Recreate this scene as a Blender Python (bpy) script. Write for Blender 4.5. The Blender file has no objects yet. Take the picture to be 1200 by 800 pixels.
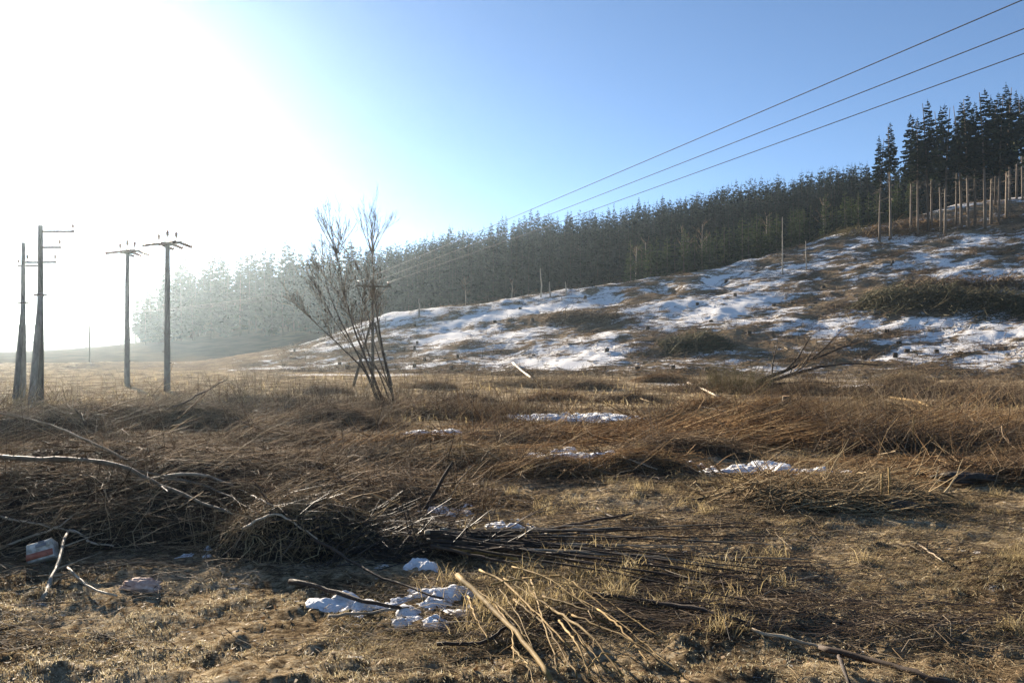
import bpy, math, random
import numpy as np
from mathutils import Vector

random.seed(7)
RNG = np.random.default_rng(11)
S = bpy.context.scene
COL = S.collection

# ------------------------------------------------------------------ camera
CAM_Z = 1.6
F = 900.0                       # focal length in pixels of a 1200 px wide frame
HORIZON = 405.0
cam_data = bpy.data.cameras.new('camera')
cam_data.sensor_width = 36.0
cam_data.lens = 36.0 * F / 1200.0
cam_data.clip_start = 0.05
cam_data.clip_end = 6000.0
cam = bpy.data.objects.new('camera', cam_data)
COL.objects.link(cam)
cam.location = (0, 0, CAM_Z)
cam.rotation_euler = (math.radians(90.0) + math.atan((HORIZON - 400.0) / F), 0, 0)
S.camera = cam

# ------------------------------------------------------------------ sky, sun, exposure
SUN_AZ = math.radians(-32.0)    # left of the view axis (+Y)
SUN_EL = math.radians(14.2)
world = bpy.data.worlds.new('World')
S.world = world
world.use_nodes = True
wn = world.node_tree
wn.nodes.clear()
sky = wn.nodes.new('ShaderNodeTexSky')
sky.sky_type = 'NISHITA'
sky.sun_disc = False
sky.sun_elevation = SUN_EL
sky.sun_rotation = SUN_AZ
sky.altitude = 300.0
sky.air_density = 0.65
sky.dust_density = 0.0
sky.ozone_density = 2.2
bg = wn.nodes.new('ShaderNodeBackground')
bg.inputs['Strength'].default_value = 0.05
wo = wn.nodes.new('ShaderNodeOutputWorld')
wn.links.new(sky.outputs[0], bg.inputs['Color'])
wn.links.new(bg.outputs[0], wo.inputs['Surface'])

sun_data = bpy.data.lights.new('sun', 'SUN')
sun_data.energy = 5.0
sun_data.angle = math.radians(0.53)
sun_data.color = (1.0, 0.87, 0.70)
sun = bpy.data.objects.new('sun', sun_data)
COL.objects.link(sun)
to_sun = Vector((math.sin(SUN_AZ) * math.cos(SUN_EL), math.cos(SUN_AZ) * math.cos(SUN_EL), math.sin(SUN_EL)))
sun.rotation_euler = to_sun.to_track_quat('Z', 'Y').to_euler()
sun.location = to_sun * 300

S.view_settings.view_transform = 'Standard'
S.view_settings.look = 'None'
S.view_settings.gamma = 1.0
S.view_settings.exposure = 2.05
S.view_settings.use_curve_mapping = False
S.render.engine = 'CYCLES'
S.cycles.use_denoising = True
S.cycles.denoiser = 'OPENIMAGEDENOISE'
S.cycles.max_bounces = 5
S.cycles.diffuse_bounces = 3
S.cycles.glossy_bounces = 2
S.cycles.transmission_bounces = 2
S.cycles.volume_bounces = 0
S.cycles.sample_clamp_indirect = 6.0

# ------------------------------------------------------------------ numeric helpers
def sstep(a, b, x):
    t = np.clip((x - a) / (b - a), 0, 1)
    return t * t * (3 - 2 * t)

def _hash(ix, iy, seed):
    m = 0xffffffff
    h = (ix * 374761393 + iy * 668265263 + seed * 1442695041) & m
    h = ((h ^ (h >> 13)) * 1274126177) & m
    h = ((h ^ (h >> 15)) * 2246822519) & m
    return ((h ^ (h >> 16)) & 0xffffff) / float(0xffffff)

def vnoise(x, y, seed=0):
    x = np.asarray(x, float); y = np.asarray(y, float)
    xf = np.floor(x); yf = np.floor(y)
    ix = xf.astype(np.int64); iy = yf.astype(np.int64)
    fx = x - xf; fy = y - yf
    fx = fx * fx * (3 - 2 * fx); fy = fy * fy * (3 - 2 * fy)
    a = _hash(ix, iy, seed); b = _hash(ix + 1, iy, seed)
    c = _hash(ix, iy + 1, seed); d = _hash(ix + 1, iy + 1, seed)
    return (a * (1 - fx) + b * fx) * (1 - fy) + (c * (1 - fx) + d * fx) * fy

def fbm(x, y, octaves=4, seed=0):
    s = 0.0; a = 1.0; t = 0.0
    ca, sa = math.cos(0.6), math.sin(0.6)
    for o in range(octaves):
        s = s + a * vnoise(x, y, seed + o * 17); t += a
        x, y = (x * ca - y * sa) * 2.03 + 3.1, (x * sa + y * ca) * 2.03 + 7.7
        a *= 0.5
    return s / t

# ------------------------------------------------------------------ terrain heights
# crest of the logged spur (world x, depth y, height z)
XC = np.array([-90, -60, -42, -25, 7, 44, 75, 96, 104, 117, 160, 260, 600])
YC = np.array([150, 150, 150, 150, 155, 162, 170, 175, 177, 178, 182, 195, 220])
ZC = np.array([-1.9, -1.4, 1.9, 7.6, 12.1, 18.0, 27.0, 32.0, 34.2, 36.0, 42, 55, 60])
XF = np.array([-90, -45, 0, 50, 100, 200, 600])
YF = np.array([115, 108, 88, 76, 62, 48, 40])
# forested hill behind the spur
XH = np.array([-400, -170, -133, -83, 0, 80, 140, 200, 500])
ZH = np.array([-2.0, -0.5, 4.5, 15.0, 34.6, 45.6, 54.6, 58.0, 58.0])

PITS = [(18.5, 144.0), (29.5, 147.0), (39.5, 149.0)]     # hollows near the crest, shaped so their snow lies in blue shadow

def hill_s(x, y):
    yc = np.interp(x, XC, YC); yf = np.interp(x, XF, YF)
    return (y - yf) / (yc - yf), yc

def height_base(x, y):
    x = np.asarray(x, float); y = np.asarray(y, float)
    z = -1.75 * sstep(5, 48, y) - 0.25 * sstep(60, 150, y)
    s, yc = hill_s(x, y)
    zc = np.interp(x, XC, ZC)
    p = np.interp(x, [-60, -15, 10, 60, 110], [2.0, 1.7, 1.25, 1.1, 1.0])
    sc = np.clip(s, 0, 1)
    prof = sc ** p
    z = z * (1 - prof) + zc * prof
    for (hx, hy) in PITS:
        z = z - 2.4 * np.exp(-((x - hx) / 2.0) ** 2 - ((y - hy) / 3.2) ** 2)
    t = np.clip(y - yc, 0, None)
    dip = 1.2 * sstep(0, 30, t) * sstep(-45, -10, x)
    z = z - dip
    zh = np.interp(x, XH, ZH)
    r = np.clip((y - yc - 12) / (300 - yc - 12), 0, 1.0)
    z = z + (zh - z) * (0.35 * r + 0.65 * r * r) * (y > yc)
    z = z - np.clip(y - 335, 0, None) * 0.05 * sstep(-150, -60, x)
    # distant rise closing the valley on the left
    far = sstep(500, 1300, np.hypot(x, y))
    z = z + far * (14 + 26 * fbm(x / 260, y / 260, 3, 5)) * sstep(-0.25, 0.1, y / (np.hypot(x, y) + 1)) * (1 - 0.85 * sstep(-140, 0, x))
    return z

def height(x, y):
    x = np.asarray(x, float); y = np.asarray(y, float)
    z = height_base(x, y)
    s, yc = hill_s(x, y)
    on = sstep(0.0, 0.25, s) * (1 - sstep(1.0, 1.15, s))
    d = np.hypot(x, y)
    z = z + on * ((fbm(x / 9, y / 7, 3, 21) - 0.5) * 1.3 + (fbm(x / 2.2, y / 1.6, 3, 22) - 0.5) * 0.55)
    near = 1 - sstep(25, 70, d)
    z = z + (fbm(x / 2.6, y / 2.6, 3, 31) - 0.5) * 0.30 * (0.35 + 0.65 * sstep(5, 12, d))
    z = z + near * (fbm(x / 0.42, y / 0.30, 3, 33) - 0.5) * 0.065
    z = z + (1 - sstep(10, 20, d)) * (np.clip(fbm(x / 0.15, y / 0.11, 3, 35) - 0.42, 0, 1) * 0.09 + (fbm(x / 0.06, y / 0.05, 2, 36) - 0.5) * 0.022)
    return z

MOUNDS = []        # (cx, cy, rx, ry, H, seed)
HOLLOWS = []       # (cx, cy, rx, ry): bare hollows where the old snow lies
def mound_h(m, x, y):
    cx, cy, rx, ry, H, seed = m
    q = ((x - cx) / rx) ** 2 + ((y - cy) / ry) ** 2
    f = np.clip(1 - q, 0, 1)
    for (hx, hy, hrx, hry) in HOLLOWS:
        if abs(hx - cx) < rx + 2 * hrx and abs(hy - cy) < ry + 2 * hry:
            f = f * (1 - np.exp(-((((x - hx) / (hrx * 1.15)) ** 2 + ((y - hy) / (hry * 1.3)) ** 2) ** 2)))
    return H * (f ** 0.8) * (0.55 + 0.9 * fbm(x / (0.35 * rx + .2), y / (0.35 * ry + .2), 3, seed))

def surf(x, y):
    x = np.asarray(x, float); y = np.asarray(y, float)
    z = height(x, y)
    best = np.zeros_like(z)
    for m in MOUNDS:
        k = (np.abs(x - m[0]) < m[2]) & (np.abs(y - m[1]) < m[3])
        if k.any():
            best[k] = np.maximum(best[k], mound_h(m, x[k], y[k]))
    return z + best

_YS = np.geomspace(2.0, 1200.0, 2600)
def at(px, py, fn=None):
    """world point of the ground seen at pixel (px, py) of the 1200x800 photograph"""
    u = (px - 600.0) / F; v = (HORIZON - py) / F
    g = (fn or surf)(u * _YS, _YS)
    ray = CAM_Z + v * _YS
    k = np.argmax(ray < g)
    if k == 0:
        k = len(_YS) - 1
    a = (ray - g)[k - 1]; b = (ray - g)[k]
    t = a / (a - b + 1e-9)
    y = _YS[k - 1] + t * (_YS[k] - _YS[k - 1])
    return float(u * y), float(y), float(CAM_Z + v * y)

# ------------------------------------------------------------------ mesh helpers
def mesh_np(name, V, quads=None, tris=None, smooth=False):
    V = np.asarray(V, np.float32).reshape(-1, 3)
    me = bpy.data.meshes.new(name)
    parts = []; starts = []; n = 0
    if quads is not None and len(quads):
        q = np.asarray(quads, np.int32).reshape(-1, 4)
        parts.append(q.ravel()); starts.append(np.arange(len(q)) * 4); n = q.size
    if tris is not None and len(tris):
        t = np.asarray(tris, np.int32).reshape(-1, 3)
        parts.append(t.ravel()); starts.append(n + np.arange(len(t)) * 3)
    loops = np.concatenate(parts); st = np.concatenate(starts).astype(np.int32)
    me.vertices.add(len(V)); me.vertices.foreach_set('co', V.ravel())
    me.loops.add(len(loops)); me.loops.foreach_set('vertex_index', loops.astype(np.int32))
    me.polygons.add(len(st)); me.polygons.foreach_set('loop_start', st)
    if smooth:
        me.polygons.foreach_set('use_smooth', np.ones(len(st), bool))
    me.update(calc_edges=True)
    return me

def obj(name, me, mat=None, parent=None, loc=None):
    o = bpy.data.objects.new(name, me)
    COL.objects.link(o)
    if mat is not None and me is not None and not me.materials:
        me.materials.append(mat)
    if parent is not None:
        o.parent = parent
    if loc is not None:
        o.location = loc
    return o

def tag(o, label=None, cat=None, group=None, kind=None):
    if label: o['label'] = label
    if cat: o['category'] = cat
    if group: o['group'] = group
    if kind: o['kind'] = kind
    return o

def empty(name, loc, label, cat, group=None):
    o = bpy.data.objects.new(name, None)
    o.empty_display_size = 0.2
    COL.objects.link(o); o.location = loc
    return tag(o, label, cat, group)

def tube_arrays(P, R, sides=3, caps=False):
    """P (n,k,3) paths, R (n,k) radii -> verts, quads, tris"""
    P = np.asarray(P, float); R = np.asarray(R, float)
    n, k, _ = P.shape
    T = np.gradient(P, axis=1)
    T /= (np.linalg.norm(T, axis=2, keepdims=True) + 1e-9)
    ref = np.where(np.abs(T[:, :1, 2:3]) > 0.85, np.array([1.0, 0.2, 0]), np.array([0, 0, 1.0]))
    ref = np.broadcast_to(ref, T.shape)
    U = np.cross(T, ref); U /= (np.linalg.norm(U, axis=2, keepdims=True) + 1e-9)
    W = np.cross(T, U)
    a = np.arange(sides) / sides * 2 * math.pi
    V = P[:, :, None, :] + R[:, :, None, None] * (np.cos(a)[None, None, :, None] * U[:, :, None, :] + np.sin(a)[None, None, :, None] * W[:, :, None, :])
    idx = np.arange(n * k * sides).reshape(n, k, sides)
    nx = np.roll(idx, -1, axis=2)
    q = np.stack([idx[:, :-1], nx[:, :-1], nx[:, 1:], idx[:, 1:]], axis=-1).reshape(-1, 4)
    tr = np.zeros((0, 3), int)
    if caps:
        L = []
        for j in range(1, sides - 1):
            L.append(np.stack([idx[:, 0, 0], idx[:, 0, j + 1], idx[:, 0, j]], -1))
            L.append(np.stack([idx[:, -1, 0], idx[:, -1, j], idx[:, -1, j + 1]], -1))
        tr = np.concatenate(L)
    return V.reshape(-1, 3), q, tr

class Acc:
    def __init__(self):
        self.V = []; self.Q = []; self.T = []; self.n = 0
    def add(self, V, Q=None, T=None):
        V = np.asarray(V, float).reshape(-1, 3)
        if Q is not None and len(Q): self.Q.append(np.asarray(Q) + self.n)
        if T is not None and len(T): self.T.append(np.asarray(T) + self.n)
        self.V.append(V); self.n += len(V)
        return self
    def tube(self, pts, radii, sides=8, caps=True):
        pts = np.asarray(pts, float); radii = np.asarray(radii, float)
        if radii.ndim == 0: radii = np.full(len(pts), float(radii))
        V, q, t = tube_arrays(pts[None], radii[None], sides, caps)
        return self.add(V, q, t)
    def box(self, c, s, rot=None):
        c = np.asarray(c, float); s = np.asarray(s, float) / 2
        V = np.array([[x, y, z] for x in (-1, 1) for y in (-1, 1) for z in (-1, 1)], float) * s
        if rot is not None: V = V @ np.asarray(rot).T
        Q = [[0, 1, 3, 2], [4, 6, 7, 5], [0, 4, 5, 1], [2, 3, 7, 6], [0, 2, 6, 4], [1, 5, 7, 3]]
        return self.add(V + c, Q)
    def mesh(self, name, smooth=False):
        return mesh_np(name, np.concatenate(self.V), np.concatenate(self.Q) if self.Q else None, np.concatenate(self.T) if self.T else None, smooth)

def rotz(a):
    c, s = math.cos(a), math.sin(a)
    return np.array([[c, -s, 0], [s, c, 0], [0, 0, 1.0]])

# ------------------------------------------------------------------ materials
def material(name):
    m = bpy.data.materials.new(name); m.use_nodes = True
    nt = m.node_tree
    b = nt.nodes['Principled BSDF']
    return m, nt, b

def ramp(nt, stops, fac):
    r = nt.nodes.new('ShaderNodeValToRGB')
    el = r.color_ramp.elements
    while len(el) < len(stops): el.new(0.5)
    for e, (p, c) in zip(el, stops):
        e.position = p; e.color = (*c, 1)
    nt.links.new(fac, r.inputs[0])
    return r.outputs[0]

def noise_node(nt, scale, detail=4, rough=0.6, stretch=None, coord='Object'):
    tc = nt.nodes.new('ShaderNodeTexCoord')
    out = tc.outputs[coord]
    if stretch:
        mp = nt.nodes.new('ShaderNodeMapping'); mp.inputs['Scale'].default_value = stretch
        nt.links.new(out, mp.inputs['Vector']); out = mp.outputs[0]
    n = nt.nodes.new('ShaderNodeTexNoise')
    n.inputs['Scale'].default_value = scale; n.inputs['Detail'].default_value = detail; n.inputs['Roughness'].default_value = rough
    nt.links.new(out, n.inputs['Vector'])
    return n.outputs['Fac']

def bump(nt, b, fac, strength, dist):
    bp = nt.nodes.new('ShaderNodeBump')
    bp.inputs['Strength'].default_value = strength; bp.inputs['Distance'].default_value = dist
    nt.links.new(fac, bp.inputs['Height']); nt.links.new(bp.outputs[0], b.inputs['Normal'])

def mixc(nt, fac, a, b):
    m = nt.nodes.new('ShaderNodeMix'); m.data_type = 'RGBA'
    nt.links.new(fac, m.inputs[0])
    for s, i in ((a, 6), (b, 7)):
        if isinstance(s, tuple): m.inputs[i].default_value = (*s, 1)
        else: nt.links.new(s, m.inputs[i])
    return m.outputs[2]

def island_mat(name, stops, rough=0.85, spec=0.12, noise=None):
    m, nt, b = material(name)
    g = nt.nodes.new('ShaderNodeNewGeometry')
    c = ramp(nt, stops, g.outputs['Random Per Island'])
    if noise:
        f = noise_node(nt, noise, 3)
        r2 = ramp(nt, [(0.3, (0.45, 0.45, 0.45)), (0.7, (1.25, 1.25, 1.25))], f)
        mm = nt.nodes.new('ShaderNodeMix'); mm.data_type = 'RGBA'; mm.blend_type = 'MULTIPLY'; mm.inputs[0].default_value = 1
        nt.links.new(c, mm.inputs[6]); nt.links.new(r2, mm.inputs[7]); c = mm.outputs[2]
    nt.links.new(c, b.inputs['Base Color'])
    b.inputs['Roughness'].default_value = rough
    b.inputs['Specular IOR Level'].default_value = spec
    return m

def see_through(m, amount):
    nt = m.node_tree; b = nt.nodes['Principled BSDF']
    out = [n for n in nt.nodes if n.type == 'OUTPUT_MATERIAL'][0]
    tr = nt.nodes.new('ShaderNodeBsdfTranslucent')
    src = b.inputs['Base Color'].links[0].from_socket
    nt.links.new(src, tr.inputs['Color'])
    mx = nt.nodes.new('ShaderNodeMixShader'); mx.inputs[0].default_value = amount
    nt.links.new(b.outputs[0], mx.inputs[1]); nt.links.new(tr.outputs[0], mx.inputs[2])
    nt.links.new(mx.outputs[0], out.inputs['Surface'])
    return m

def noisy_mat(name, stops, scale, rough=0.8, stretch=None, bs=0.4, bd=0.02, spec=0.25, detail=5):
    m, nt, b = material(name)
    f = noise_node(nt, scale, detail, 0.65, stretch)
    oi = nt.nodes.new('ShaderNodeObjectInfo')
    tint = ramp(nt, [(0.0, (0.55, 0.53, 0.50)), (0.5, (0.95, 0.95, 0.95)), (1.0, (1.2, 1.14, 1.05))], oi.outputs['Random'])
    mm = nt.nodes.new('ShaderNodeMix'); mm.data_type = 'RGBA'; mm.blend_type = 'MULTIPLY'; mm.inputs[0].default_value = 1.0
    nt.links.new(ramp(nt, stops, f), mm.inputs[6]); nt.links.new(tint, mm.inputs[7])
    nt.links.new(mm.outputs[2], b.inputs['Base Color'])
    b.inputs['Roughness'].default_value = rough
    b.inputs['Specular IOR Level'].default_value = spec
    if bs: bump(nt, b, f, bs, bd)
    return m

def ground_mat(name, soil_stops, big, fine, rough):
    m, nt, b = material(name)
    f1 = noise_node(nt, big, 6, 0.62)
    f2 = noise_node(nt, fine * 1.5, 9, 0.75, (1.0, 1.5, 1.0))
    mx = nt.nodes.new('ShaderNodeMix'); mx.data_type = 'FLOAT'; mx.inputs[0].default_value = 0.55
    nt.links.new(f1, mx.inputs[2]); nt.links.new(f2, mx.inputs[3])
    soil = ramp(nt, soil_stops, mx.outputs[0])
    at_ = nt.nodes.new('ShaderNodeAttribute'); at_.attribute_name = 'snow'
    f3 = noise_node(nt, fine * 0.5, 9, 0.78, (0.45, 1.0, 1.0))
    ad = nt.nodes.new('ShaderNodeMath'); ad.operation = 'MULTIPLY_ADD'; ad.inputs[1].default_value = 3.6; ad.inputs[2].default_value = -1.8
    nt.links.new(f3, ad.inputs[0])
    sm = nt.nodes.new('ShaderNodeMath'); sm.operation = 'ADD'
    nt.links.new(at_.outputs['Fac'], sm.inputs[0]); nt.links.new(ad.outputs[0], sm.inputs[1])
    mr = nt.nodes.new('ShaderNodeMapRange'); mr.inputs[1].default_value = 0.44; mr.inputs[2].default_value = 0.56
    nt.links.new(sm.outputs[0], mr.inputs[0])
    c = mixc(nt, mr.outputs[0], soil, (0.82, 0.79, 0.75))
    nt.links.new(c, b.inputs['Base Color'])
    b.inputs['Roughness'].default_value = 1.0
    b.inputs['Specular IOR Level'].default_value = 0.0
    bump(nt, b, noise_node(nt, fine * 1.6, 9, 0.75), rough, 0.6 / fine)
    return m

M = {}
M['ground'] = ground_mat('field_soil', [(0.36, (0.026, 0.019, 0.013)), (0.45, (0.090, 0.064, 0.040)), (0.51, (0.26, 0.19, 0.11)), (0.57, (0.48, 0.39, 0.26)), (0.68, (0.38, 0.305, 0.18))], 0.7, 11.0, 1.0)
M['hill'] = ground_mat('slope_soil', [(0.34, (0.055, 0.040, 0.028)), (0.46, (0.15, 0.108, 0.070)), (0.56, (0.27, 0.20, 0.125)), (0.70, (0.17, 0.15, 0.08))], 0.16, 1.1, 0.35)
M['forest_floor'] = noisy_mat('forest_floor', [(0.35, (0.03, 0.026, 0.018)), (0.65, (0.09, 0.07, 0.045))], 0.2, 1.0, bd=0.3, spec=0.0)
def dirty_snow():
    m, nt, b = material('snow')
    f = noise_node(nt, 9, 5)
    c = ramp(nt, [(0.3, (0.56, 0.55, 0.54)), (0.5, (0.76, 0.76, 0.765)), (0.7, (0.84, 0.84, 0.85))], f)
    g = noise_node(nt, 70, 3, 0.6)
    mr = nt.nodes.new('ShaderNodeMapRange'); mr.inputs[1].default_value = 0.60; mr.inputs[2].default_value = 0.70
    nt.links.new(g, mr.inputs[0])
    g2 = noise_node(nt, 5, 4, 0.6)
    mu = nt.nodes.new('ShaderNodeMath'); mu.operation = 'MULTIPLY'
    mr2 = nt.nodes.new('ShaderNodeMapRange'); mr2.inputs[1].default_value = 0.40; mr2.inputs[2].default_value = 0.62
    nt.links.new(g2, mr2.inputs[0]); nt.links.new(mr.outputs[0], mu.inputs[0]); nt.links.new(mr2.outputs[0], mu.inputs[1])
    nt.links.new(mixc(nt, mu.outputs[0], c, (0.16, 0.12, 0.08)), b.inputs['Base Color'])
    b.inputs['Roughness'].default_value = 0.8; b.inputs['Specular IOR Level'].default_value = 0.15
    bump(nt, b, noise_node(nt, 45, 6, 0.7), 0.7, 0.02)
    return m
M['snow'] = dirty_snow()
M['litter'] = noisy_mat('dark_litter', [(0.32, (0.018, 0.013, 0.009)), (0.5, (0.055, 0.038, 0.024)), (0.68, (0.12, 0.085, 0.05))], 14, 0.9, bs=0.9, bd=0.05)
M['twig_brown'] = island_mat('brown_twig_bark', [(0.0, (0.040, 0.026, 0.017)), (0.4, (0.11, 0.072, 0.042)), (0.75, (0.22, 0.150, 0.088)), (1.0, (0.38, 0.29, 0.18))])
M['twig_grey'] = island_mat('grey_twig_bark', [(0.0, (0.035, 0.025, 0.017)), (0.45, (0.105, 0.076, 0.049)), (0.8, (0.21, 0.158, 0.104)), (1.0, (0.35, 0.285, 0.20))])
M['twig_red'] = island_mat('russet_twig_bark', [(0.0, (0.055, 0.030, 0.015)), (0.4, (0.16, 0.090, 0.042)), (0.8, (0.31, 0.195, 0.09)), (1.0, (0.46, 0.33, 0.17))])
M['twig_tan'] = island_mat('tan_twig_bark', [(0.0, (0.08, 0.055, 0.03)), (0.4, (0.19, 0.13, 0.07)), (0.8, (0.32, 0.235, 0.13)), (1.0, (0.44, 0.35, 0.21))])
M['twig_dark'] = island_mat('wet_dark_twig_bark', [(0.0, (0.014, 0.010, 0.008)), (0.6, (0.045, 0.031, 0.022)), (1.0, (0.12, 0.085, 0.055))], 0.6, 0.25)
M['grass'] = island_mat('dry_grass', [(0.0, (0.14, 0.10, 0.05)), (0.35, (0.31, 0.235, 0.12)), (0.7, (0.47, 0.37, 0.20)), (0.9, (0.38, 0.30, 0.14)), (1.0, (0.60, 0.52, 0.34))], 0.7, 0.2)
M['moss'] = island_mat('frosted_moss_grass', [(0.0, (0.13, 0.10, 0.05)), (0.4, (0.31, 0.25, 0.135)), (0.75, (0.45, 0.385, 0.24)), (1.0, (0.60, 0.56, 0.44))], 0.7, 0.25)
M['leaf'] = island_mat('dead_leaf', [(0.0, (0.06, 0.035, 0.018)), (0.5, (0.17, 0.10, 0.048)), (1.0, (0.32, 0.22, 0.12))], 0.7)
M['needle'] = island_mat('spruce_needles', [(0.0, (0.010, 0.017, 0.013)), (0.5, (0.019, 0.031, 0.021)), (0.85, (0.030, 0.043, 0.026)), (1.0, (0.052, 0.056, 0.034))], 1.0, 0.0)
M['young_needle'] = island_mat('young_spruce_needles', [(0.0, (0.030, 0.046, 0.020)), (0.5, (0.058, 0.082, 0.034)), (1.0, (0.105, 0.12, 0.05))], 1.0, 0.0)
M['slash'] = island_mat('spruce_slash', [(0.0, (0.028, 0.028, 0.014)), (0.5, (0.065, 0.062, 0.030)), (1.0, (0.15, 0.115, 0.062))], 0.8, 0.2)
M['olive'] = island_mat('olive_shrub', [(0.0, (0.07, 0.06, 0.025)), (0.5, (0.15, 0.125, 0.05)), (1.0, (0.28, 0.215, 0.10))], 0.7, 0.2)
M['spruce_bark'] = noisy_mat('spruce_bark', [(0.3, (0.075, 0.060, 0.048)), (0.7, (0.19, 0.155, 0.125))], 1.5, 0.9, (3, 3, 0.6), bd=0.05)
M['forest_bark'] = noisy_mat('shaded_forest_bark', [(0.3, (0.030, 0.023, 0.018)), (0.7, (0.075, 0.058, 0.044))], 1.5, 0.9, (3, 3, 0.6), bd=0.05)  # darker copy of the spruce bark, forest shade put into the colour
M['dead_wood'] = noisy_mat('bleached_dead_wood', [(0.3, (0.26, 0.22, 0.17)), (0.7, (0.48, 0.43, 0.35))], 2.0, 0.85, (3, 3, 0.5), bd=0.03)
M['bark_dark'] = noisy_mat('dark_alder_bark', [(0.3, (0.020, 0.014, 0.011)), (0.7, (0.075, 0.052, 0.037))], 6, 0.8, bd=0.01)
M['bark_grey'] = noisy_mat('weathered_branch_bark', [(0.28, (0.10, 0.078, 0.055)), (0.5, (0.24, 0.195, 0.14)), (0.72, (0.40, 0.345, 0.26))], 9, 0.75, bd=0.008)
M['bark_pale'] = noisy_mat('peeled_pale_wood', [(0.28, (0.20, 0.15, 0.10)), (0.5, (0.46, 0.38, 0.28)), (0.72, (0.62, 0.54, 0.42))], 12, 0.7, bd=0.006)
M['bark_yellow'] = noisy_mat('yellow_shoot_bark', [(0.28, (0.09, 0.055, 0.022)), (0.5, (0.24, 0.160, 0.062)), (0.72, (0.37, 0.265, 0.115))], 14, 0.75, bd=0.005, spec=0.1)
M['cut_wood'] = noisy_mat('fresh_cut_wood', [(0.3, (0.40, 0.22, 0.10)), (0.7, (0.62, 0.40, 0.20))], 20, 0.7, bd=0.005)
M['concrete'] = noisy_mat('weathered_pole_concrete', [(0.3, (0.09, 0.086, 0.08)), (0.7, (0.19, 0.183, 0.17))], 3, 0.9, (2, 2, 0.5), bd=0.01)
M['pole_wood'] = noisy_mat('tarred_pole_wood', [(0.3, (0.035, 0.027, 0.02)), (0.7, (0.10, 0.08, 0.06))], 4, 0.85, (3, 3, 0.4), bd=0.01)
M['steel'] = noisy_mat('rusty_steel', [(0.35, (0.06, 0.05, 0.045)), (0.7, (0.14, 0.11, 0.09))], 8, 0.6, bd=0.003)
M['insulator'] = noisy_mat('brown_glazed_insulator', [(0.35, (0.055, 0.028, 0.018)), (0.7, (0.085, 0.045, 0.03))], 5, 0.25, bs=0, spec=0.5)
M['wire'] = noisy_mat('aluminium_wire', [(0.35, (0.06, 0.06, 0.065)), (0.7, (0.10, 0.10, 0.105))], 4, 0.7, bs=0, spec=0.1)
M['rock'] = noisy_mat('dark_wet_stone', [(0.3, (0.025, 0.020, 0.017)), (0.7, (0.10, 0.08, 0.062))], 7, 0.7, bd=0.03)
M['brick'] = noisy_mat('pale_broken_brick', [(0.3, (0.30, 0.17, 0.13)), (0.55, (0.52, 0.38, 0.32)), (0.75, (0.70, 0.62, 0.56))], 16, 0.85, bd=0.015)
M['white_plastic'] = noisy_mat('dirty_white_plastic', [(0.34, (0.20, 0.17, 0.13)), (0.48, (0.42, 0.39, 0.34)), (0.62, (0.60, 0.57, 0.53))], 16, 0.55, bs=0.1, bd=0.004)
M['red_print'] = noisy_mat('faded_red_print', [(0.3, (0.36, 0.10, 0.06)), (0.7, (0.55, 0.20, 0.13))], 14, 0.5, bs=0)
M['dark_print'] = noisy_mat('dark_print', [(0.3, (0.12, 0.12, 0.14)), (0.7, (0.26, 0.26, 0.28))], 20, 0.5, bs=0)

for k_, v_ in (('grass', .45), ('moss', .4), ('leaf', .35), ('olive', .2), ('young_needle', .25)):
    see_through(M[k_], v_)

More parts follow.
